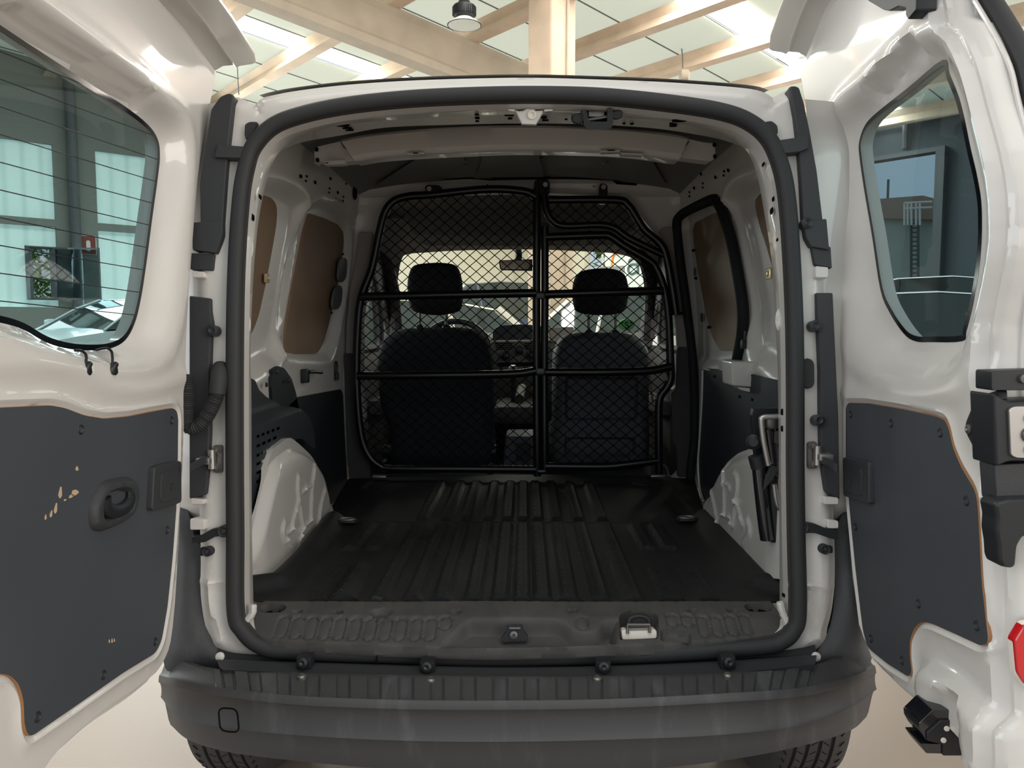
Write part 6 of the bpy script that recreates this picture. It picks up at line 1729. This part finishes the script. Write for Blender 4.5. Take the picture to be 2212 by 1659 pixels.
outR = list(map(tuple, trace(DR, [(1706, 100), (1717, 160), (1733, 250), (1755, 390), (1774, 540), (1786, 680), (1795, 800), (1803, 900), (1811, 1000), (1820, 1130), (1829, 1250), (1846, 1350), (1870, 1425), (1905, 1478), (1960, 1528), (2020, 1572), (2080, 1634), (2130, 1700), (2172, 1715),
    (2172, 1560), (2163, 1400), (2155, 1250), (2148, 1100), (2142, 1000), (2132, 900), (2125, 830), (2129, 700), (2146, 600), (2156, 520), (2158, 420), (2143, 320), (2117, 225), (2092, 125), (2058, 50), (2022, -10)]))) + [(.33, 1.95), (.15, 1.98), (-.05, 1.975), (-.20, 1.945), (-.32, 1.885)]
blk = fillet(trace(DR, [(1996, 1760), (1998, 1540), (1990, 1460), (1996, 1420), (2016, 1412), (2070, 1440), (2120, 1490), (2150, 1530), (2200, 1560), (2260, 1760)]), .03, 4)
ell_c = DR.px(1998, 800); rec2 = cr(trace(DR, [(2010, 1760), (2022, 1560), (2040, 1500), (2070, 1480), (2100, 1500), (2112, 1560), (2112, 1760)]), 4, True)
def exR(U, V):
    h = .030 * ss(sdist(blk, U, V), 0, .035)
    h -= .010 * (1 - ss(np.hypot((U - ell_c[0]) / .02, (V - ell_c[1]) / .0055), .7, 1.2))
    h += -.022 * ss(sdist(rec2, U, V), 0, .02)
    return h
dr, outr = door(DR, outR, GR, CR, BR, [(1800, 850), (1900, 852), (1990, 862), (2070, 850), (2110, 800)], [(1866, 196), (1910, 150), (1962, 100)], exR, 'right_rear_door', 'narrow right rear door with a tinted window and a dark trim board')
for x, y in ((1840, 895), (1928, 914), (2034, 935), (2091, 1082), (1851, 1138), (1987, 1304), (2113, 1352), (1884, 1379), (1951, 1427)): dspot(DR, dr, x, y)
cover(DR, dr, [(1820, 987), (1876, 998), (1877, 1090), (1821, 1071)], 1838, 1040)
flap(DR, dr, -.315, .10, [-.33, -.2, 0, .3], [1.855, 1.93, 1.965, 1.96])
mb = MB(); 
fe = [(u, v) for u, v in outr if (u > .34 and v > .5)]
eo = trace(DR, [(2172, 1700), (2165, 1400), (2148, 1100), (2125, 830), (2129, 700), (2156, 520), (2158, 420), (2117, 225), (2092, 125), (2022, -10), (1990, -60)])
mb.add(*g_sweep([DR.at(u + .004, v, -.080) for u, v in cr(eo, 6)], circ(.014, 10, .018), up=(0, 0, 1) if False else (1, 0, 0))); mb.build('closing_edge_seal', M['seal'], dr)
mb = MB(); mb.add(*g_sweep([DR.at(u + .003, v, -.055) for u, v in cr(eo, 6)], circ(.004, 8), up=(1, 0, 0))); mb.build('edge_bead', M['paint'], dr)
# latch set on the closing edge
KE = Plane((0, 1.085, 0), (1, 0, 0), (0, 0, 1), (0, -1, 0))
def kp(pts, m, name, h0, h1, r=.004, b=.002, pl=KE, lab=None):
    V, Fc = g_prism(pl, fillet(trace(pl, pts, h1), r, 4), h0, h1, b); return mesh(name, V, Fc, m, dr, label=lab, smooth=40)
kp([(2142, 801), (2290, 797), (2290, 842), (2142, 844)], M['plastic_b'], 'upper_latch_plate', -.03, .008)
V, Fc = g_prism(DR, fillet(trace(DR, [(2090, 920), (2093, 908), (2115, 855), (2132, 852), (2160, 842), (2166, 1010), (2134, 1002), (2120, 990), (2094, 940)]), .004, 4), -.01, .004, .002); mesh('latch_wing', V, Fc, M['plastic_b'], dr, smooth=40)
kp([(2146, 848), (2180, 868), (2320, 862), (2320, 1000), (2180, 998), (2152, 1010)], M['plastic_b'], 'latch_housing', -.04, .016, .006, .006)
kp([(2180, 884), (2192, 878), (2320, 874), (2320, 992), (2196, 990), (2184, 984)], M['metal'], 'latch_face', .0, .020, .005, .002, lab='bare metal latch face')
for x, y, r in ((2207, 900, .008), (2207, 966, .008), (2206, 935, .012)):
    mb = MB(); mb.add(*g_lathe(KE.at(*KE.px(x, y), .021), (0, -1, 0), [(0, r), (.003, r * .95), (.004, r * .6), (.001, r * .5), (.001, 0)], 18)); mb.build('latch_screw', M['dmetal'], dr)
for x, y, r in ((2203, 817, .007),):
    mb = MB(); mb.add(*g_lathe(KE.at(*KE.px(x, y), .008), (0, -1, 0), [(0, r), (.004, r * .9), (.005, 0)], 16)); mb.build('latch_screw', M['dmetal'], dr)
for x, y, r in ((2100, 927, .0075), (2138, 876, .005)):
    mb = MB(); mb.add(*g_lathe(DR.at(*DR.px(x, y), .004), DR.n, [(0, r), (.003, r), (.005, r * .4), (.002, 0)], 16)); mb.build('latch_screw', M['dmetal'], dr)
kp([(2148, 1004), (2300, 996), (2300, 1080), (2154, 1086)], M['plastic'], 'release_base', -.03, .006)
kp([(2150, 1092), (2158, 1084), (2180, 1078), (2300, 1074), (2300, 1150), (2212, 1160), (2200, 1180), (2196, 1224), (2186, 1230), (2166, 1226), (2160, 1212), (2158, 1180), (2153, 1150), (2155, 1120)], M['plastic_b'], 'release_handle', -.01, .026, .004, .008)
kp([(2192, 1385), (2212, 1352), (2256, 1346), (2290, 1390), (2292, 1450), (2252, 1490), (2214, 1480), (2198, 1455)], M['red'], 'red_reflector', .014, .030, .004, .003, lab='red octagonal reflector')
kp([(2188, 1385), (2210, 1348), (2258, 1340), (2296, 1388), (2297, 1452), (2254, 1496), (2212, 1486), (2194, 1458)], M['whiteclip'], 'reflector_frame', .014, .026, .004, .002)
# roof latch of the right door
mb = MB(); mb.add(*g_prism(DR, fillet(trace(DR, [(1876, -30), (1878, 2), (1912, 22), (1926, 24), (1946, 14), (1962, 18), (1960, 34), (1966, 43), (1984, 22), (1986, -30)], .02), .004, 3), -.01, .024, .004)); mb.build('upper_door_latch', M['plastic_b'], dr)
mb = MB(); mb.add(*g_prism(DR, fillet(trace(DR, [(1734, -4), (1744, 10), (1752, 36), (1756, 37), (1770, 20), (1762, 2), (1752, -8)], .0), .004, 3), -.01, .012, .004)); mb.build('flap_bump', M['paint'], dr)
# lower bolt latch on the raised block
LB = Plane((0, 1.185, 0), (1, 0, 0), (0, 0, 1), (0, -1, 0))
ll = dr
def lb(pts, m, name, h0, h1, r=.002, b=.002, lab=None):
    V, Fc = g_prism(LB, fillet(trace(LB, pts), r, 3), h0, h1, b); return mesh(name, V, Fc, m, ll, label=lab, smooth=30)
lb([(2014, 1534), (2060, 1534), (2078, 1548), (2078, 1630), (2001, 1628), (1988, 1606), (2032, 1606), (2032, 1600), (2000, 1600), (1986, 1575), (1985, 1562)], M['gloss'], 'lower_latch_body', -.05, .0)
lb([(2031, 1553), (2076, 1553), (2078, 1630), (2034, 1630), (2034, 1606), (2000, 1598), (2000, 1580)], M['plastic_b'], 'lower_latch_face', .0, .004)
lb([(2058, 1508), (2064, 1512), (2084, 1536), (2088, 1562), (2098, 1576), (2105, 1650), (2096, 1652), (2084, 1632), (2074, 1630), (2076, 1550), (2060, 1536)], M['plastic_b'], 'lower_latch_flange', -.05, .008)
for x, y in ((2042, 1571), (2035, 1596)):
    mb = MB(); mb.add(*g_lathe(LB.at(*LB.px(x, y), .004), (0, -1, 0), [(0, .0045), (.0015, .004), (.002, 0)], 14)); mb.build('latch_rivet', M['whiteclip'], ll)

# ---------------- things on the pillars: lamp carriers, hinges, stays
pil = meta(empty('pillar_fittings', (XC, 1.6, 1.1), VAN))
def pp_(pts, m, name, h0=0.0, h1=.012, r=.004, b=.003, lab=None, sm=False):
    poly = trace(S, pts, h1); poly = cr(poly, 3, True) if sm else fillet(poly, r, 4)
    V, Fc = g_prism(S, poly, h0, h1, b); return mesh(name, V, Fc, m, pil, label=lab, smooth=40)
PD = M['plastic']
pp_([(455, 235), (474, 208), (492, 200), (503, 202), (504, 215), (494, 307), (489, 366), (482, 472), (480, 506), (432, 500), (430, 400)], PD, 'lamp_carrier', -.03, .016, .006, .006)
pp_([(415, 480), (480, 476), (480, 506), (476, 520), (466, 547), (415, 540)], PD, 'lamp_carrier_foot', -.03, .020)
pp_([(410, 546), (463, 548), (459, 584), (410, 582)], PD, 'lamp_carrier_foot', -.03, .014)
pp_([(470, 309), (480, 312), (530, 316), (524, 342), (462, 340)], PD, 'carrier_bracket', -.01, .024)
pp_([(408, 638), (455, 644), (455, 672), (459, 700), (456, 720), (452, 800), (452, 940), (449, 1024), (445, 1068), (408, 1078)], PD, 'lower_lamp_carrier', -.03, .012, .004, .005)
pp_([(1705, 186), (1715, 184), (1727, 187), (1738, 222), (1750, 280), (1766, 370), (1778, 470), (1784, 520), (1740, 508), (1734, 472), (1730, 392), (1724, 313), (1717, 249)], PD, 'lamp_carrier', -.03, .016, .006, .006)
pp_([(1736, 476), (1786, 472), (1792, 540), (1752, 533), (1741, 512)], PD, 'lamp_carrier_foot', -.03, .020)
pp_([(1753, 534), (1795, 532), (1798, 580), (1760, 572)], PD, 'lamp_carrier_foot', -.03, .014)
pp_([(1683, 302), (1724, 296), (1745, 292), (1748, 320), (1728, 328), (1690, 332)], PD, 'carrier_bracket', -.01, .024)
pp_([(1763, 632), (1800, 632), (1812, 900), (1815, 1080), (1800, 1072), (1783, 1062), (1778, 1024), (1773, 982), (1772, 800), (1767, 720), (1765, 686)], PD, 'lower_lamp_carrier', -.03, .012, .004, .005)
for x, y in ((521, 329), (1691, 314), (457, 713), (1763, 703), (1771, 908), (1745, 481)):
    c = S.at(*S.px(x, y, .024), .020); mb = MB(); mb.add(*g_lathe(c, S.n, [(-.02, .012), (.002, .012), (.004, .007), (.002, .004), (.002, 0)], 18)); mb.build('carrier_screw', M['plastic_b'], pil)
mb = MB(); mb.add(*g_prism(S, slot(*S.px(1743, 807), .0135, .032), -.002, .008, .004)); mb.build('rubber_plug', M['seal'], pil)
pp_([(528, 268), (538, 262), (556, 262), (545, 300), (531, 302), (527, 292)], M['seal'], 'corner_buffer', -.005, .012, .005, .004)
pp_([(1652, 262), (1668, 260), (1680, 270), (1682, 286), (1676, 292), (1662, 280)], M['seal'], 'corner_buffer', -.005, .012, .005, .004)
# corrugated cable hose
hp = meta(empty('cable_hose', S.at(*S.px(470, 800)), VAN))
pts = [(470, 848), (464, 868), (455, 890), (444, 908), (432, 920), (418, 924), (410, 915), (409, 890), (411, 850), (410, 810)]
c2 = cr(pts, 14); sc_ = [1.0 + .10 * math.sin(i * 2.6) for i in range(len(c2))]
hpt = [S.at(*S.px(x, y, .03), .03 + .02 * (i / len(c2))) for i, (x, y) in enumerate(c2)]
L_ = [0]; 
for a, b_ in zip(hpt, hpt[1:]): L_.append(L_[-1] + (b_ - a).length)
N = 150; hp2 = []; 
for k in range(N):
    s_ = L_[-1] * k / (N - 1); i = min(int(np.searchsorted(L_, s_)), len(L_) - 1); i = max(i, 1)
    t_ = (s_ - L_[i - 1]) / (L_[i] - L_[i - 1] + 1e-9); hp2.append(hpt[i - 1].lerp(hpt[i], t_))
mb = MB(); mb.add(*g_tube(hp2, .0145, 14, scale=[1.0 + .09 * math.sin(k * math.pi * .72) for k in range(N)])); mb.build('corrugated_tube', M['seal'], hp, smooth=60)
mb = MB(); mb.add(*g_tube([S.at(*S.px(x, y, h), h) for x, y, h in ((477, 792, .004), (475, 806, .018), (472, 828, .028), (469, 852, .03))], .018, 16, scale=[.9, 1.05, 1.0, .95])); mb.build('hose_boot', M['seal'], hp, smooth=60)
# check-strap brackets with bolts
def check(s_, x0, x1, y0, y1, bolts, jx, rod):
    t = meta(empty('door_check', S.at(*S.px(x0, y0)), VAN))
    poly = fillet(trace(S, [(x0, y0), (x1, y0), (x1, y1), (x0, y1)]), .006, 4); V, Fc = g_prism(S, poly, 0, .006, .001); mesh('bracket_plate', V, Fc, M['dmetal'], t)
    for x, y in bolts:
        mb = MB(); mb.add(*g_lathe(S.at(*S.px(x, y), .006), S.n, [(0, .009), (.003, .009)], 20)); mb.add(*g_lathe(S.at(*S.px(x, y), .008), S.n, [(0, .0065), (.006, .006), (.0065, 0)], 6)); mb.build('hex_bolt', M['dmetal'], t, smooth=20)
    mb = MB(); c = S.at(*S.px(jx, (y0 + y1) / 2 + 2), .016); mb.add(*g_box(c + S.n * .004, (.030, .03, .014), bev=.003)); mb.add(*g_cyl(c + Vector((s_ * -.012, 0, -.018)) * 1, c + Vector((s_ * -.012, 0, .022)), .008, 14)); mb.build('clevis', M['metal'], t)
    mb = MB(); mb.add(*g_sweep([S.at(*S.px(x, y, h), h) for x, y, h in rod], [(-.002, -.007), (.002, -.007), (.002, .007), (-.002, .007)], up=(0, 0, 1))); mb.build('check_arm', M['plastic'], t)
check(-1, 463, 483, 961, 1021, ((472, 971), (471, 1010)), 452, [(452, 992, .02), (436, 997, .06), (412, 1010, .12)])
check(1, 1742, 1763, 954, 1012, ((1753, 962), (1752, 1003)), 1772, [(1772, 992, .02), (1790, 998, .06), (1806, 1010, .12)])
for pts, disc, knob in ([[(480, 1140), (486, 1158), (462, 1160), (440, 1172), (412, 1174), (412, 1158), (430, 1158), (458, 1142)], (482, 1148), (447, 1192)], [[(1738, 1128), (1760, 1131), (1786, 1142), (1812, 1146), (1812, 1166), (1796, 1164), (1762, 1152), (1738, 1152)], (1735, 1139), (1783, 1187)]):
    pp_(pts, M['plastic_b'], 'door_stop_arm', 0, .020)
    for (x, y), r in ((disc, .0125), (knob, .0105)):
        c = S.at(*S.px(x, y, .02), .0); mb = MB(); mb.add(*g_lathe(c, S.n, [(0, r), (.020, r), (.023, r * .8), (.020, r * .5), (.024, r * .3), (.024, 0)], 20)); mb.build('rubber_buffer', M['seal'], pil)
pp_([(432, 1182), (446, 1184), (446, 1200), (430, 1202)], M['plastic_b'], 'buffer_base', 0, .012); pp_([(1784, 1178), (1800, 1180), (1800, 1196), (1784, 1194)], M['plastic_b'], 'buffer_base', 0, .012)
# body-coloured hinge stubs behind the doors
for x0, x1, y0, y1 in ((415, 442, 584, 600), (412, 440, 1076, 1090), (410, 442, 1120, 1145), (1762, 1790, 574, 600), (1780, 1812, 1072, 1090), (1788, 1812, 1122, 1142)):
    pp_([(x0, y0), (x1, y0 + 3), (x1, y1), (x0, y1)], M['paint'], 'hinge_stub', -.02, .018)

# outer side panels of the body behind the lamp carriers
for s_ in (-1, 1):
    rows = []
    for k in range(30):
        z = .50 + (1.70 - .50) * k / 29
        t = max(0, (z - 1.1) / .65) ** 2
        ys = 1.56 + .119 * (z - .535) + .11 * (1 - float(ss(np.array([z]), .76, .81)[0]))
        xi = XC + s_ * (.655 - .03 * t); xo = XC + s_ * (.80 - .075 * t)
        rows.append([Vector((xi, ys + .02, z)), Vector((xo - s_ * .05, ys + .035, z)), Vector((xo - s_ * .012, ys + .055, z)), Vector((xo, ys + .10, z)), Vector((xo + s_ * .005, 2.2, z)), Vector((xo + s_ * .005, 2.7, z)), Vector((xo, 3.12, z))])
    mb = MB(); mb.add(*g_loft(rows)); mb.build('side_panel', M['paint'], body, smooth=50)
    rows = [[Vector((XC + s_ * (.80 - .02 * k), 3.12 + .5 * k, z)) for k in range(4)] for z in (.35, .5, .8, 1.04)]
    mb = MB(); mb.add(*g_loft(rows)); mb.build('cab_door_skin', M['paint'], body, smooth=50)
